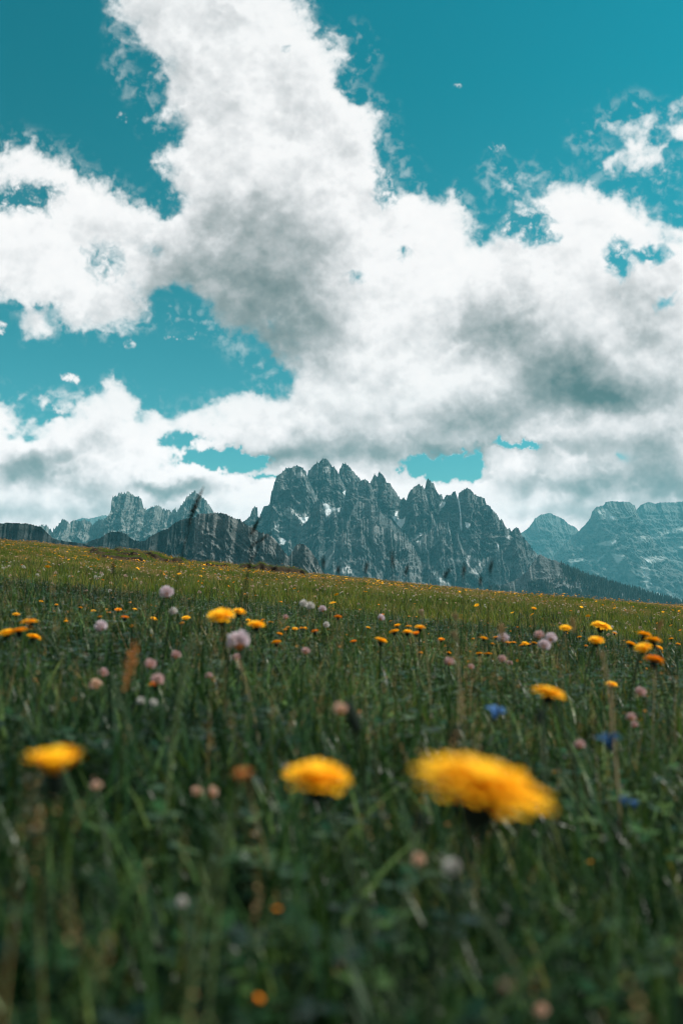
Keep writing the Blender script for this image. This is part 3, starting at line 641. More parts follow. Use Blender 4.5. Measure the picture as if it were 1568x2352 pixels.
near_coll = source_coll('grass_kinds', [tuft(1, 18, .03, .05, .125, .0040, .5), tuft(2, 18, .035, .04, .11, .0036, .65), tuft(3, 15, .03, .06, .15, .0046, .45), tuft(4, 22, .04, .035, .09, .0036, .8),
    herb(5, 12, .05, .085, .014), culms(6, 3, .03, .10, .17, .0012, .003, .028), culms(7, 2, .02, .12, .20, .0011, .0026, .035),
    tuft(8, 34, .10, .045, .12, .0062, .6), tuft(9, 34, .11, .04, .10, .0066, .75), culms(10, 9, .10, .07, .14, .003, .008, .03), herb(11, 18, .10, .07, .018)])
rs = np.random.RandomState(21)
gp, gs, gr, gi_ = [], [], [], []
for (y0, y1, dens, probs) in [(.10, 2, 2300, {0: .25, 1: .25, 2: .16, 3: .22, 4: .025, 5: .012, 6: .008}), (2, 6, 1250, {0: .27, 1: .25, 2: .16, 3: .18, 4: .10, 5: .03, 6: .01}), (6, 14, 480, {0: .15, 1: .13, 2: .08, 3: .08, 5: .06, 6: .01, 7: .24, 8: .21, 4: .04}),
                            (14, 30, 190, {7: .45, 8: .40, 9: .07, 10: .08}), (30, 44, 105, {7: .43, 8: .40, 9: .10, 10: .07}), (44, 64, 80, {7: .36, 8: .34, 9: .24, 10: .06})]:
    area_n = int(dens*(.43*(y1*y1-y0*y0)+1.5*(y1-y0)))
    y = np.sqrt(rs.uniform(y0*y0, y1*y1, area_n)) if y0 > 1 else rs.uniform(y0, y1, area_n)
    x = rs.uniform(-1, 1, area_n)*(.43*y+.75)
    keep = (bank(x, y)[1] < .12) & (np.hypot(x, y) > .16) & (fbm(x*1.1, y*1.1, 3, .5, 701) > -.55)
    x, y = x[keep], y[keep]; n = len(x)
    gp.append(np.stack([x, y, ground_z(x, y)-.004], -1))
    lush = 1+.35*fbm(x*.5, y*.5, 3, .5, 703)
    gs.append(rs.uniform(.65, 1.2, n)*lush); gr.append(np.stack([rs.normal(0, .10, n), rs.normal(0, .10, n), rs.uniform(0, 6.28, n)], -1))
    k = list(probs); gi_.append(rs.choice(k, n, p=np.array([probs[j] for j in k])/sum(probs.values())))
instance_points('meadow_grass', np.concatenate(gp), np.concatenate(gs), np.concatenate(gr), np.concatenate(gi_), near_coll, 'long green meadow grass with brown seed heads covering the slope', 'grass')

# ============================================================ flowers and stalks
def petal_material(name, base, tip, trans=.4, rough=.6):
    m, nt, out = new_mat(name)
    tt = N(nt, 'ShaderNodeAttribute', attribute_name='along'); ti_ = N(nt, 'ShaderNodeAttribute', attribute_name='tint')
    c = ramp(nt, tt.outputs['Fac'], [(0, base), (.45, tuple((a+2*b_)/3 for a, b_ in zip(base, tip))), (1, tip)])
    c = mix(nt, math_n(nt, 'MULTIPLY', ti_.outputs['Fac'], .18), c, mix(nt, 1., c, (.95, .74, .6), 'MULTIPLY'))
    bs = N(nt, 'ShaderNodeBsdfPrincipled', {'Base Color': c, 'Roughness': rough}); bs.inputs['Specular IOR Level'].default_value = .2
    tr = N(nt, 'ShaderNodeBsdfTranslucent', {'Color': c})
    mx = N(nt, 'ShaderNodeMixShader', {0: trans, 1: bs.outputs[0], 2: tr.outputs[0]}); nt.links.new(mx.outputs[0], out.inputs[0])
    return m
M_yellow = petal_material('yellow_petal', (1.0, .33, .004), (1.0, .56, .010), .16)
M_orange = petal_material('orange_petal', (.80, .15, .004), (1.0, .40, .008), .25)
M_lilac = petal_material('lilac_petal', (.42, .22, .17), (.86, .78, .84))
M_pink = petal_material('pink_petal', (.40, .18, .14), (.78, .58, .58))
M_white = petal_material('white_petal', (.40, .36, .30), (.82, .80, .78))
M_peach = petal_material('peach_petal', (.55, .32, .22), (.86, .66, .54))
M_blue = petal_material('blue_petal', (.015, .04, .12), (.07, .18, .42), .3)
M_navy = petal_material('navy_petal', (.006, .012, .03), (.02, .07, .16), .2)
M_sorrel = petal_material('sorrel_seed', (.36, .10, .02), (.72, .30, .09), .35)
M_stem = leaf_material('flower_stem', [(0, (.012, .026, .010)), (1, (.030, .052, .016))], patch=False, trans=0, rough=.6, spec=.25)
M_pale = leaf_material('pale_stem', [(0, (.10, .15, .055)), (1, (.16, .21, .08))], patch=False, trans=.2, rough=.5)
M_straw = leaf_material('straw_stem', [(0, (.30, .22, .11)), (1, (.42, .32, .19))], patch=False, trans=.15, rough=.5)
M_dark = leaf_material('dark_bract', [(0, (.006, .012, .009)), (1, (.014, .022, .014))], patch=False, trans=0, rough=.8, spec=.1)
M_seed = leaf_material('dark_seed_head', [(0, (.018, .020, .016)), (1, (.05, .042, .03))], patch=False, trans=.1, rough=.8, spec=.1)

def ray_head(seed, cup, rings=6, n=26, wide=.095):
    """composite flower head, one unit across"""
    r = np.random.RandomState(seed); parts = []
    for k in range(rings):
        f = k/(rings-1)
        L = .5*(1-.58*f); e0 = cup+.55*f
        for j in range(n-2*k):
            a = (j+.5*(k % 2))/(n-2*k)*6.283+r.uniform(-.12, .12); l = L*r.uniform(.90, 1.04); e = e0+r.normal(0, .07); dr = r.uniform(-.30, .05)
            t = np.linspace(0, 1, 5); ea = e+dr*t
            rr = .03+np.concatenate([[0], np.cumsum(np.cos(ea[:-1])*l/4)]); zz = .02*k+np.concatenate([[0], np.cumsum(np.sin(ea[:-1])*l/4)])
            w = wide*np.array([.35, .8, 1, 1.05, .8])*r.uniform(.85, 1.15)
            d = np.array([math.cos(a), math.sin(a)]); s = np.array([-d[1], d[0]]); V = []
            for q in range(5):
                for u_, dz in ((-.5, .012), (0, -.006), (.5, .012)):
                    V.append((d[0]*(rr[q]+(.02*(u_ == 0) if q == 4 else 0))+s[0]*w[q]*u_, d[1]*(rr[q]+(.02*(u_ == 0) if q == 4 else 0))+s[1]*w[q]*u_, zz[q]+dz*(q > 0)))
            parts.append((np.array(V), grid_faces(5, 3), {'along': np.repeat(t, 3), 'tint': r.rand()}))
    if rings > 3:
        r0 = .30
        q = np.linspace(0, 1, 6); az_ = np.linspace(0, 6.2832, 16, endpoint=False); V = np.stack([np.outer(r0*(1-q), np.cos(az_)), np.outer(r0*(1-q), np.sin(az_)), np.repeat((.04+.30*cup+.15*q**.7)[:, None], 16, 1)+.012*r.normal(0, 1, (6, 16))], -1).reshape(-1, 3)
        i = np.arange(5*16); b0 = (i//16)*16+(i % 16+1) % 16
        parts.append((V, np.stack([i, b0, b0+16, i+16], -1), {'along': .9, 'tint': r.rand(96)*.6}))
    return joinm(parts)
def lathe(profile, k=10, wob=0., seed=0):
    r = np.random.RandomState(seed); p = np.array(profile); a = np.linspace(0, 6.2832, k, endpoint=False)
    V = np.stack([np.outer(p[:, 0], np.cos(a))*(1+wob*r.normal(0, 1, (len(p), k))), np.outer(p[:, 0], np.sin(a))*(1+wob*r.normal(0, 1, (len(p), k))), np.repeat(p[:, 1][:, None], k, 1)], -1).reshape(-1, 3)
    i = np.arange((len(p)-1)*k); A0 = i; b0 = (i//k)*k+(i % k+1) % k
    return V, np.stack([A0, b0, b0+k, A0+k], -1), {'along': np.repeat(np.linspace(0, 1, len(p)), k), 'tint': r.rand(len(V))}
def bracts(seed):
    r = np.random.RandomState(seed); parts = [lathe([(.03, -.34), (.10, -.33), (.15, -.24), (.165, -.12), (.15, -.02), (.05, .02)], 12, .04, seed)]
    for j in range(26):
        a = r.uniform(0, 6.28); z = r.uniform(-.3, -.08); d = np.array([math.cos(a), math.sin(a), 0]); s = np.array([-d[1], d[0], 0])*.028
        p = d*.15+np.array([0, 0, z]); q = d*r.uniform(.18, .23)+np.array([0, 0, z+.13])
        parts.append((np.stack([p-s, p+s, q+s*.4, q-s*.4]), [[0, 1, 2, 3]], {'along': .5, 'tint': r.rand()}))
    return joinm(parts)
def ball_head(seed, n=110, flat=.85, low=-.35):
    r = np.random.RandomState(seed); parts = []
    for j in range(n):
        z = low+(1-low)*(j+.5)/n; a = j*2.39996; q = math.sqrt(max(0, 1-z*z)); o = np.array([math.cos(a)*q, math.sin(a)*q, z*flat]); o += r.normal(0, .10, 3); o /= np.linalg.norm(o)
        s = np.cross(o, [.3, .2, 1.]); s /= np.linalg.norm(s); u_ = np.cross(o, s); L = r.uniform(.40, .52)
        for k in range(3):
            an = k*2.094+r.rand(); e = s*math.cos(an)+u_*math.sin(an); f_ = np.cross(o, e)
            V = np.stack([o*.2, o*L*.8-f_*.045+e*.02, o*L+e*.05-f_*.03, o*L+e*.05+f_*.03, o*L*.8+f_*.045+e*.02])
            parts.append((V[[0, 1, 2, 4]], [[0, 1, 2, 3]], {'along': [.0, .55, 1, .55], 'tint': r.rand()})); parts.append((V[[1, 2, 3, 4]], [[0, 1, 2, 3]], {'along': [.6, 1, 1, .6], 'tint': r.rand()}))
    return joinm(parts)
def bell_head(seed):
    r = np.random.RandomState(seed); parts = [lathe([(.06, -.45), (.12, -.3), (.2, -.05), (.24, .08)], 10, .03, seed)]
    for j in range(5):
        a = j*1.2566; d = np.array([math.cos(a), math.sin(a), 0]); s = np.array([-d[1], d[0], 0])
        V = [d*.2+[0, 0, .05]-s*.12, d*.2+[0, 0, .05]+s*.12, d*.38+[0, 0, .16]+s*.15, d*.38+[0, 0, .16]-s*.15, d*.52+[0, 0, .12]+s*.04, d*.52+[0, 0, .12]-s*.04]
        parts.append((np.array(V), [[0, 1, 2, 3], [3, 2, 4, 5]], {'along': [.5, .5, .9, .9, 1, 1], 'tint': r.rand()}))
    return joinm(parts)
def bud_head(seed, wd=.5):
    V, Fc, A_ = lathe([(.05, -1), (.6*wd, -.8), (wd, -.35), (wd*.95, .1), (wd*.7, .6), (.25*wd, .95), (.02, 1)], 12, .10, seed); return V*.5, Fc, A_
def tube(pts, rad_, k=6):
    pts = np.array(pts, float); rad_ = np.broadcast_to(rad_, (len(pts),)); V = []
    for i, p in enumerate(pts):
        d = pts[min(i+1, len(pts)-1)]-pts[max(i-1, 0)]; d /= np.linalg.norm(d); s = np.cross(d, [.31, .9, .2]); s /= np.linalg.norm(s); u_ = np.cross(d, s)
        for a in np.linspace(0, 6.2832, k, endpoint=False): V.append(p+rad_[i]*(s*math.cos(a)+u_*math.sin(a)))
    n = len(pts); i = np.arange((n-1)*k); b0 = (i//k)*k+(i % k+1) % k
    return np.array(V), np.stack([i, b0, b0+k, i+k], -1), {'along': np.repeat(np.linspace(0, 1, n), k), 'tint': .5}

def MM(name, d, mat): return mesh_from(name, d[0], d[1], [mat], {k: np.broadcast_to(np.asarray(v, np.float32), (len(d[0]),)) for k, v in d[2].items()})
HEADS = {
    'yellow': [MM('flower_head', ray_head(s, .22), M_yellow) for s in (1, 2, 3)],
    'flat': [MM('flower_head', (lambda d: (d[0]*np.array([1, 1, .72]), d[1], d[2]))(ray_head(s, .04, 6, 28, .09)), M_yellow) for s in (4, 5)],
    'cup': [MM('flower_head', ray_head(6, .72, 6, 22, .11), M_yellow)],
    'orange': [MM('flower_head', ray_head(s, .3), M_orange) for s in (7, 8)],
    'lilac': [MM('flower_head', ball_head(s), M_lilac) for s in (1, 2)], 'pink': [MM('flower_head', ball_head(s, 80), M_pink) for s in (3, 4)],
    'white': [MM('flower_head', ball_head(s, 110, .95, -.6), M_white) for s in (5, 6)], 'peach': [MM('flower_head', ball_head(s, 70), M_peach) for s in (7, 8)],
    'blue': [MM('flower_head', bell_head(1), M_blue)], 'navy': [MM('flower_head', bell_head(2), M_navy)],
    'bud': [MM('bud', bud_head(s), M_dark) for s in (1, 2)], 'longbud': [MM('bud', bud_head(3, .36), M_dark)]}
BRACT = {'ray': [MM('bracts', bracts(s), M_dark) for s in (1, 2)], 'ball': [MM('calyx', lathe([(.03, -.36), (.14, -.3), (.22, -.16), (.2, -.05), (.05, 0)], 10, .06, 4), M_sorrel)]}
def stem_mesh(seed, r0, r1, mat):
    r = np.random.RandomState(seed); t = np.linspace(0, 1, 8); b1, b2 = r.uniform(-.06, .06, 2)
    return MM('stem', tube(np.stack([b1*np.sin(t*3.14), b2*np.sin(t*3.14), t], -1), np.linspace(r0, r1, 8)), mat)
STEM = {'thick': [stem_mesh(s, .0016, .0019, M_stem) for s in (1, 2, 3)], 'thin': [stem_mesh(s, .0009, .0009, M_stem) for s in (4, 5, 6)], 'straw': [stem_mesh(s, .0011, .0009, M_straw) for s in (7, 8)]}
CAT = {'yellow': ('yellow_flower', 'flower'), 'flat': ('yellow_flower', 'flower'), 'cup': ('yellow_flower', 'flower'), 'orange': ('orange_flower', 'flower'), 'lilac': ('lilac_flower', 'flower'), 'pink': ('clover', 'clover'), 'white': ('white_flower', 'flower'),
       'peach': ('faded_flower', 'flower'), 'blue': ('blue_flower', 'flower'), 'navy': ('blue_flower', 'flower'), 'bud': ('dark_bud', 'bud'), 'longbud': ('dark_bud', 'bud')}
DIA = {'yellow': .031, 'flat': .031, 'cup': .032, 'orange': .026, 'lilac': .024, 'pink': .018, 'white': .022, 'peach': .018, 'blue': .022, 'navy': .024, 'bud': .016, 'longbud': .022}
frs = random.Random(5)
def plant(kind, head, height, dia, x, y, z0, label, group=None, roll=None, nod=None, turn=None):
    nm, ct = CAT[kind]
    root = bpy.data.objects.new(nm, None); COL.objects.link(root); root.location = (x, y, z0); tag(root, label, ct, group)
    sk = 'thick' if dia > .027 else ('thin')
    st = link('stem', frs.choice(STEM[sk]), root); st.scale = (1, 1, height); st.rotation_euler = (0, 0, frs.uniform(0, 6.28))
    hd = link('flower_head' if 'bud' not in kind else 'bud', head, root, (0, 0, height)); hd.scale = (dia,)*3
    hd.rotation_euler = (frs.uniform(-.25, .35) if nod is None else nod, frs.uniform(-.35, .35) if roll is None else roll, frs.uniform(0, 6.28) if turn is None else turn)
    hd.rotation_mode = 'ZYX'
    if kind in ('yellow', 'flat', 'cup', 'orange'): link('bracts', frs.choice(BRACT['ray']), hd)
    elif kind in ('lilac', 'pink', 'peach') or 'orange' in label: link('calyx', BRACT['ball'][0], hd)
    return root
USED = []
def at_flower(kind, px, py, w, label, group=None, dia=None, hmin=.085, hmax=.21, **kw):
    D0 = (dia or DIA[kind])*F/w
    best = None
    Ds = np.geomspace(.20, 45, 500); o_ = np.ones(500); pp = P(px*o_, py*o_, Ds); gg = ground_z(pp[:, 0], pp[:, 1]); hh = pp[:, 2]-gg
    cc_ = np.where((hh >= hmin) & (hh <= hmax), np.abs(np.log(Ds/D0)), 1e9); ib = int(np.argmin(cc_))
    if cc_[ib] < 1e8: best = (0, Ds[ib], pp[ib], float(gg[ib]), float(hh[ib]))
    if best is None: print('no place for', kind, px, py); return
    _, D, p, g, h = best; d = w*D/F
    USED.append((px, py))
    return plant(kind, frs.choice(HEADS[kind]), h, d, p[0], p[1], g, label, group, **kw)
YG, CG, SG = 'yellow flowers in the meadow', 'round pale flower heads in the meadow', 'grass stalks rising above the meadow'
R_ = math.radians
FL = [
 ('flat',1108,1808,298,'largest blurred yellow flower nearest the camera, drooping to the right',dict(dia=.044,roll=R_(14),nod=R_(4),hmax=.32)),
 ('yellow',728,1797,146,'big blurred yellow flower at the bottom centre with ragged upright petals',dict(dia=.031,roll=R_(6),nod=R_(8),hmax=.3)),
 ('cup',128,1778,146,'blurred orange yellow flower closed to a cup at the lower left',dict(dia=.030,roll=R_(-3),nod=R_(3),hmax=.3)),
 ('flat',1260,1592,74,'yellow flower in side view above a dark bud, right of the blue flower',dict(roll=R_(14),nod=R_(5))),
 ('orange',1500,1520,46,'orange flower alone just below the yellow cluster at the right edge',dict(roll=R_(14),dia=.03)),
 ('flat',1380,1438,46,'yellow flower lying flat above the meadow, right of the slightly smaller one',dict(roll=R_(10))),
 ('flat',1298,1442,28,'thin flat yellow flower between the pale trio and the right cluster',dict(roll=0)),
 ('yellow',1368,1473,36,'yellow flower below the flat one on the right side',{}),
 ('yellow',1478,1460,34,'topmost yellow flower of the tight cluster near the right edge',{}),
 ('yellow',1498,1474,40,'right hand yellow flower of the tight cluster near the right edge',{}),
 ('yellow',1476,1490,40,'lowest yellow flower of the tight cluster near the right edge',dict(roll=R_(-15))),
 ('yellow',1448,1481,26,'small yellow flower just left of the tight cluster at the right edge',dict(roll=R_(18))),
 ('yellow',1510,1489,22,'smallest yellow flower right of the tight cluster, at the right edge',{}),
 ('yellow',508,1418,60,'large sharp yellow flower left of centre, above the lilac flower',dict(nod=R_(22),roll=0)),
 ('yellow',549,1407,31,'round yellow flower just right of the large sharp one',dict(nod=R_(16))),
 ('yellow',588,1438,41,'yellow flower between the lilac flower and the round orange one',dict(nod=R_(12),roll=0)),
 ('yellow',635,1477,24,'yellow flower standing low to the right of the large white lilac flower',{}),
 ('orange',723,1452,20,'round orange yellow flower on a dark stem below the white flowers',{}),
 ('orange',776,1419,20,'small flat orange flower right of the white flower heads',dict(roll=R_(4))),
 ('orange',812,1475,18,'round orange bud like flower on a dark stalk in the centre',{}),
 ('yellow',874,1473,30,'ragged yellow flower in the centre, left edge of a loose group of seven',{}),
 ('yellow',905,1452,24,'lower left yellow flower of the loose group right of centre',{}),
 ('yellow',912,1438,18,'upper left yellow flower of the loose group right of centre',{}),
 ('yellow',938,1440,16,'small round yellow flower in the middle of the loose group right of centre',{}),
 ('yellow',935,1453,24,'wide yellow flower in the bottom row of the loose group right of centre',{}),
 ('yellow',964,1443,26,'upper right yellow flower of the loose group right of centre',{}),
 ('orange',955,1456,20,'orange flower at the lower right of the loose group right of centre',{}),
 ('orange',1013,1470,16,'small deep orange flower right of the loose central group',{}),
 ('flat',68,1429,40,'yellow flower highest of the four near the left edge',dict(roll=R_(-4))),
 ('flat',18,1453,40,'pale orange yellow flower touching the left edge',dict(roll=R_(-6))),
 ('flat',44,1450,44,'yellow flower tilted leftward beside the one touching the left edge',dict(roll=R_(-12))),
 ('yellow',78,1465,32,'lowest and most ragged yellow flower near the left edge',{}),
 ('orange',272,1402,17,'round orange flower upright in the left meadow',{}),
 ('orange',287,1420,20,'orange flower just below the round upright one on the left',{}),
 ('flat',354,1421,17,'small flat yellow flower left of the white and orange one',{}),
 ('flat',427,1419,20,'small flat yellow flower right of the white and orange one',{}),
 ('flat',38,1411,18,'small flat orange flower above the left edge group',{}),
 ('flat',1100,1501,18,'left one of two touching yellow flowers right of centre',{}),
 ('flat',1120,1502,19,'right one of two touching yellow flowers right of centre',{}),
 ('yellow',1403,1574,28,'round yellow flower on a dark stem right of the side view flower',{}),
 ('orange',358,1575,36,'orange flower beneath a pinkish head in the left foreground grass',dict(dia=.024)),
 ('lilac',548,1474,72,'large white lilac flower with a brown centre, left of centre',dict(dia=.034,roll=R_(-8))),
 ('lilac',383,1361,44,'lilac flower standing highest over the left meadow',dict(dia=.024)),
 ('lilac',232,1439,39,'lilac flower in the left meadow above the orange sorrel stalk',dict(dia=.024)),
 ('white',398,1404,26,'white flower with an orange underside in the left meadow',{}),
 ('white',697,1387,26,'left of two touching white fluffy flower heads above centre',{}),
 ('white',713,1392,25,'right of two touching white fluffy flower heads above centre',{}),
 ('lilac',740,1399,24,'pale pink flower head just right of the two white ones',{}),
 ('white',749,1435,20,'white flower with an orange rim below the pale pink head',{}),
 ('lilac',875,1419,22,'small lilac flower alone right of centre',{}),
 ('lilac',1155,1466,36,'pale lilac flower left of the pale trio on the right',{}),
 ('pink',1237,1459,30,'left head of the pale trio of round flowers on the right',{}),
 ('lilac',1264,1466,36,'right head of the pale trio of round flowers on the right',{}),
 ('lilac',1249,1482,38,'lowest head of the pale trio of round flowers on the right',{}),
 ('pink',1152,1514,26,'pink clover, upper one of a pair under the pale lilac flower',{}),
 ('pink',1170,1523,18,'small pink clover, lower one of a pair under the pale lilac flower',{}),
 ('pink',1031,1520,30,'pink clover alone in the grass right of centre',{}),
 ('pink',1081,1532,20,'faded pink clover on a pale stalk right of centre',{}),
 ('pink',237,1546,32,'pink clover left of the orange sorrel stalk',{}),
 ('peach',220,1573,30,'peach coloured head just below the pink clover on the left',{}),
 ('pink',345,1526,36,'dusty pink clover right of the orange sorrel stalk',{}),
 ('pink',405,1505,30,'pale pink clover beside the pale green stalk',{}),
 ('pink',480,1553,24,'dull pink clover below the large white lilac flower',{}),
 ('pink',362,1562,40,'pinkish head just above the orange flower in the left foreground',{}),
 ('pink',544,1511,28,'faded clover directly under the large white lilac flower',{}),
 ('pink',702,1496,26,'faded pink clover under the round orange yellow flower',{}),
 ('pink',656,1418,18,'small brownish pink head left of the two white ones',{}),
 ('pink',1470,1590,34,'pale pink clover near the right edge of the foreground',{}),
 ('peach',781,1630,34,'blurred peach coloured bud beside the tall dark bud',dict(dia=.012,hmin=.15)),
 ('peach',452,1820,30,'left of two blurred pinkish heads below centre left',dict(dia=.012)),
 ('peach',486,1821,32,'right of two blurred pinkish heads below centre left',dict(dia=.012)),
 ('white',1036,1994,54,'white blurred ball in the dark grass below the largest flower',dict(dia=.010)),
 ('white',418,2072,34,'whitish blurred ball in the dark grass at the lower left',dict(dia=.009)),
 ('orange',588,2296,32,'deep orange blurred spot at the bottom edge',dict(dia=.009)),
 ('peach',1240,2322,36,'blurred peach head at the bottom right edge',dict(dia=.010)),
 ('peach',958,1975,36,'blurred orange peach bud left of the white ball',dict(dia=.010)),
 ('pink',1455,1665,24,'pale pink head in the blurred grass at the right',{}),
 ('pink',1448,1648,30,'reddish pink head right of the blue flower',dict(dia=.014)),
 ('peach',222,1806,26,'tiny pinkish spot right of the cup shaped flower',dict(dia=.008)),
 ('white',324,1610,24,'left of two small white spots in the left foreground grass',dict(dia=.010)),
 ('white',353,1614,24,'right of two small white spots in the left foreground grass',dict(dia=.010)),
 ('blue',1138,1634,46,'bright blue bell flower in the grass right of centre',dict(nod=R_(15))),
 ('navy',1396,1700,58,'dark blue flower in the blurred grass at the right',{}),
 ('blue',1432,1836,30,'left of two pale blue blurred spots at the lower right',dict(dia=.010)),
 ('blue',1455,1844,26,'right of two pale blue blurred spots at the lower right',dict(dia=.010)),
 ('pink',1330,1712,34,'purplish brown head left of the dark blue flower',dict(dia=.014)),
 ('longbud',810,1645,84,'tall dark blurred plantain bud in the centre foreground',dict(dia=.030,hmin=.15)),
 ('bud',1045,1688,52,'dark blurred bud just above the largest flower',dict(dia=.018)),
 ('bud',1240,1645,44,'dark bud directly below the yellow flower in side view',dict(dia=.015)),
 ('bud',965,1885,60,'dark brown blurred bud hanging left below the largest flower',dict(dia=.014)),
]
for k, px, py, w, lab, kw in FL:
    if k in ('pink', 'lilac', 'white'): w *= .78
    at_flower(k, px, py, w, lab, YG if k in ('yellow', 'flat', 'cup', 'orange') else (CG if k in ('lilac', 'pink', 'white', 'peach') else None), **kw)
ROW = 'very small yellow flower in the middle distance grass, one of many alike'
for px, py, w in [(1166,1477,14),(1178,1477,14),(1205,1479,16),(1213,1481,14),(1085,1468,10),(1110,1467,18),(1138,1465,14),(1130,1480,12),(1226,1478,14),(1198,1483,15),(642,1457,16),(622,1430,12),(660,1442,12),(677,1445,14),(692,1444,14),(700,1444,14),(655,1447,12),(570,1425,12),(603,1425,12),(152,1427,9),(185,1396,10),(215,1404,12),(230,1418,12),(250,1408,12),(300,1385,12),(130,1390,10),(95,1382,10),(245,1400,8),(310,1400,10),(418,1432,12),(1225,1398,12),(1030,1500,12),(965,1500,12),(1300,1455,9),(1330,1464,12),(1345,1485,10),(1410,1455,12),(1430,1472,10),(1540,1468,12),(1556,1480,12),(1520,1500,10),(896,1428,10),(845,1442,10),(955,1418,8)]:
    at_flower('yellow', px, py, w, ROW, YG, dia=.024, hmin=.075)
FAR = 'tiny yellow flower dot on the far part of the sunny slope'
far_me = [MM('yellow_flower', joinm([(lambda d: (d[0]*np.array([1, 1, .8]), d[1], d[2]))(ray_head(s, .25, 3, 11, .16))]), M_yellow) for s in (11, 12, 13)]
nfar = 0; rs = np.random.RandomState(77)
while nfar < 165:
    y = math.sqrt(rs.uniform(5**2, 30**2)); x = rs.uniform(-1, 1)*.345*y
    if fbm(np.array([x*.35]), np.array([y*.25]), 3, .5, 811)[0] < rs.uniform(-.35, .45): continue
    if bank(np.array([x]), np.array([y]))[1][0] > .2: continue
    o = link('yellow_flower', far_me[nfar % 3], None, (x, y, float(ground_z(x, y))+rs.uniform(.11, .19)))
    d = rs.uniform(.028, .044); o.scale = (d, d, d); o.rotation_euler = (rs.uniform(-.2, .7), rs.uniform(-.3, .3), rs.uniform(0, 6))
    tag(o, FAR, 'flower', YG); nfar += 1
def speck_field(name, n, y0, y1, dmin, dmax, kinds, label, seed):
    rs = np.random.RandomState(seed); y = np.sqrt(rs.uniform(y0*y0, y1*y1, n*2)); x = rs.uniform(-1, 1, n*2)*.36*y
    k = (fbm(x*.3, y*.22, 3, .5, seed) > rs.uniform(-.6, .6, n*2)) & (bank(x, y)[1] < .2); x, y = x[k], y[k]; m_ = len(x)
    instance_points(name, np.stack([x, y, ground_z(x, y)+rs.uniform(.08, .17, m_)], -1), rs.uniform(dmin, dmax, m_), np.stack([rs.uniform(-.2, .7, m_), rs.uniform(-.3, .3, m_), rs.uniform(0, 6, m_)], -1), rs.randint(0, len(kinds), m_), source_coll(name+'_kinds', kinds), label, 'flowers')
speck_field('yellow_flowers', 4200, 18, 58, .030, .055, far_me, 'countless yellow flowers dotting the crest of the slope', 901)
speck_field('pale_flowers', 9000, 5, 58, .012, .026, [MM('pale_flower', ball_head(s, 22), mt) for s, mt in ((21, M_white), (22, M_peach), (23, M_pink))], 'countless pale pink and white blossoms among the grass', 907)
speck_field('orange_flowers', 420, 4, 34, .014, .024, [MM('orange_flower', ray_head(s, .3, 3, 9, .16), M_orange) for s in (31, 32)], 'countless small orange blossoms among the grass', 911)

speck_field('pale_glints', 900, .35, 5, .0025, .0055, [MM('pale_glint', ball_head(s, 14), mt) for s, mt in ((41, M_white), (42, M_peach), (43, M_white))], 'countless tiny pale specks standing in for glints low in the nearest grass', 921)  # tiny pale balls added to blur into bright highlight discs
speck_field('green_glints', 700, .30, 4, .003, .006, [MM('green_glint', ball_head(s, 9), M_pale) for s in (61, 62)], 'countless pale green specks standing in for glints in the nearest grass', 931)  # tiny pale green balls added to blur into glints
speck_field('orange_glints', 320, .35, 5, .003, .007, [MM('orange_glint', ray_head(s, .4, 2, 7, .2), mt) for s, mt in ((51, M_orange), (52, M_sorrel))], 'countless tiny orange specks standing in for glints low in the nearest grass', 927)  # small orange pieces added to blur into warm highlight discs
# ---- grass stalks with dark seed heads standing against the mountains
def stalk(label, tip, low, D, head_frac, hw, stem_mat, head_mat, r0=.00038, name='grass_stalk', n=34, group=SG, lean=0.):
    a, b_ = P(tip[0], tip[1], D), P(low[0], low[1], D*1.02)
    d = b_-a; d[2] = min(d[2], -.01); gx_, gy_ = b_[0]+d[0]*.6, b_[1]+d[1]*.6
    base = np.array([gx_+lean, gy_, float(ground_z(gx_, gy_))])
    root = bpy.data.objects.new(name, None); COL.objects.link(root); root.location = base; tag(root, label, 'grass stalk', group)
    t = np.linspace(0, 1, 14)[:, None]; q = (1-t)**2*(base-base)+2*t*(1-t)*(b_-base)+t**2*(a-base)
    MMo = link('stem', MM('stem', tube(q, np.linspace(r0*1.3, r0*.7, 14)), stem_mat), root)
    L = np.linalg.norm(a-b_)*head_frac; dd = (q[-1]-q[-2])/np.linalg.norm(q[-1]-q[-2]); r = np.random.RandomState(int(tip[0]))
    pr = spike(r, q[-1]-dd*L, dd, L, hw, n); V, Fc, A_ = joinm(pr)
    link('seed_head', mesh_from('seed_head', V, Fc, [head_mat], A_), root)
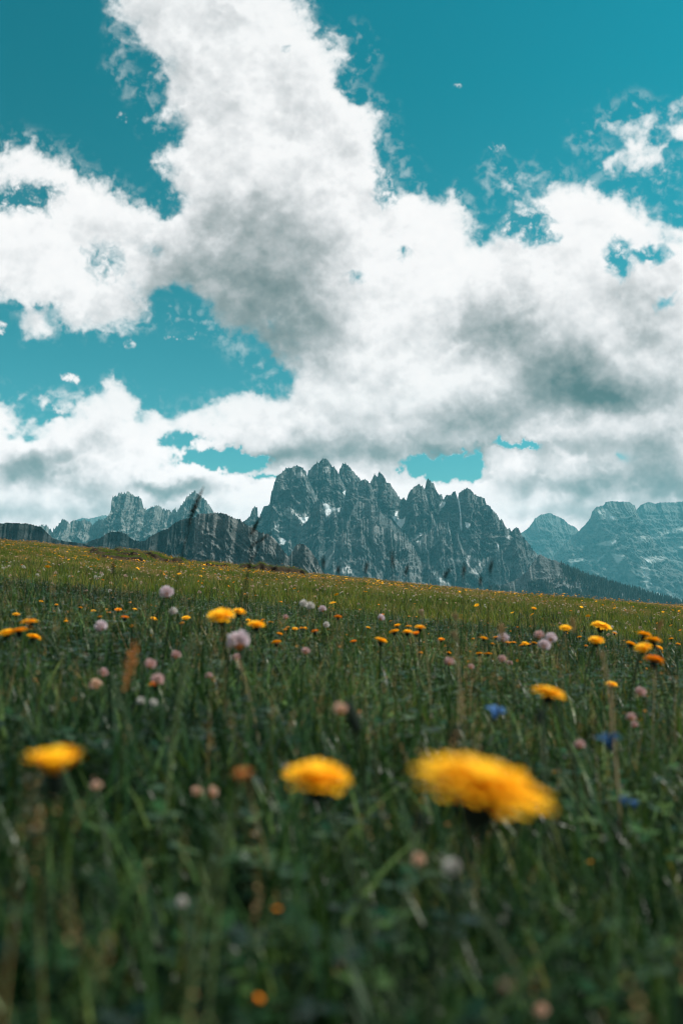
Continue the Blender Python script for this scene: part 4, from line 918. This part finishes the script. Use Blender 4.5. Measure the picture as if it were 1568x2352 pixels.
for lab, tip, low, D, hf, hw in [
 ('tallest dark grass stalk, its seed head over the small left peak', (468,1117), (402,1272), 1.0, .45, .0085),
 ('dark slanting grass stalk over the plateau hill, the upper of two', (598,1186), (566,1236), 1.0, .9, .006),
 ('dark bowed grass stalk over the plateau hill, the lower of two', (622,1224), (552,1262), 1.0, .8, .005),
 ('short dark upright stalk at the meadow crest below the tall pinnacles', (742,1276), (743,1318), .9, .7, .003),
 ('faint dark upright stalk just right of the short one below the pinnacles', (777,1298), (777,1325), .95, .6, .003),
 ('dark leaning stalk at the crest left of the tall upright central one', (845,1288), (831,1336), .9, .6, .003),
 ('tall thin dark stalk upright before the middle of the grey range', (900,1262), (903,1338), .8, .5, .0035),
 ('small dark stalk right of the tall thin one before the grey range', (937,1296), (926,1326), .95, .7, .0028),
 ('dark stalk leaning right at the crest below the snow couloir', (1034,1303), (1003,1342), .85, .6, .0032),
 ('dark stalk rising before the pale scree fan', (1067,1293), (1058,1346), .85, .6, .0032),
 ('dark stalk right of the pale scree fan', (1131,1284), (1118,1326), .9, .7, .0032),
 ('short dark stalk by the lowest forest patch', (1104,1322), (1100,1350), 1.0, .7, .003),
 ('dark stalk low over the left meadow below the flat topped tower', (262,1285), (256,1345), .9, .6, .0035),
 ('brown stalk with a dark head in the left meadow', (462,1395), (455,1440), 1.0, .6, .005)]:
    stalk(lab, tip, low, D*1.8, min(max(hf, .6), .9), .0085 if 'tallest' in lab else (max(.0048, hw) if 'slanting' in lab or 'bowed' in lab else .0040), M_dark, M_dark, r0=.0011 if hw > .0037 and 'left meadow' not in lab else .00045, n=56)
for lab, tip, low, D, hf, hw, sm, hm, r0 in [
 ('thick orange brown sorrel stalk in the left foreground', (316,1462), (282,1595), .85, .95, .0070, M_stem, M_sorrel, .0012),
 ('pale green grass stem leaning right in the left foreground', (441,1462), (392,1650), .80, .25, .003, M_pale, M_pale, .0016),
 ('straw coloured stalk left of the pair of straw stalks above the meadow', (962,1400), (982,1440), 1.6, .4, .006, M_straw, M_straw, .0007),
 ('straw coloured stalk, upper of a pair right of centre', (1043,1408), (1054,1450), 1.5, .4, .006, M_straw, M_straw, .0007),
 ('straw coloured stalk, lower of a pair right of centre', (1040,1450), (1050,1492), 1.4, .4, .006, M_straw, M_straw, .0007),
 ('long dry stalk bending under the large white lilac flower', (540,1508), (584,1592), 1.3, .4, .004, M_straw, M_straw, .0008),
 ('straw stalk carrying brown seeds near the right edge', (1520,1420), (1500,1470), 1.5, .6, .006, M_straw, M_culm, .0006),
 ('brown seed stalk above the pale lilac flower on the right', (1150,1428), (1152,1468), 1.4, .9, .007, M_stem, M_culm, .0006),
 ('dry brown stalk in the grass at centre right below the crest', (1312,1415), (1318,1452), 1.5, .9, .007, M_stem, M_culm, .0006),
 ('pale blade crossing the grass at the right under the cluster', (1378,1497), (1406,1545), 1.0, .3, .004, M_straw, M_straw, .0012),
 ('blurred yellow tipped stem between the cup shaped and central big flowers', (566,1772), (500,1880), .50, .25, .005, M_pale, M_sorrel, .0013),
 ('blurred pale green stem at the lower left', (520,1905), (440,2000), .42, .3, .003, M_pale, M_pale, .0013)]:
    stalk(lab, tip, low, D, hf, hw, sm, hm, r0)
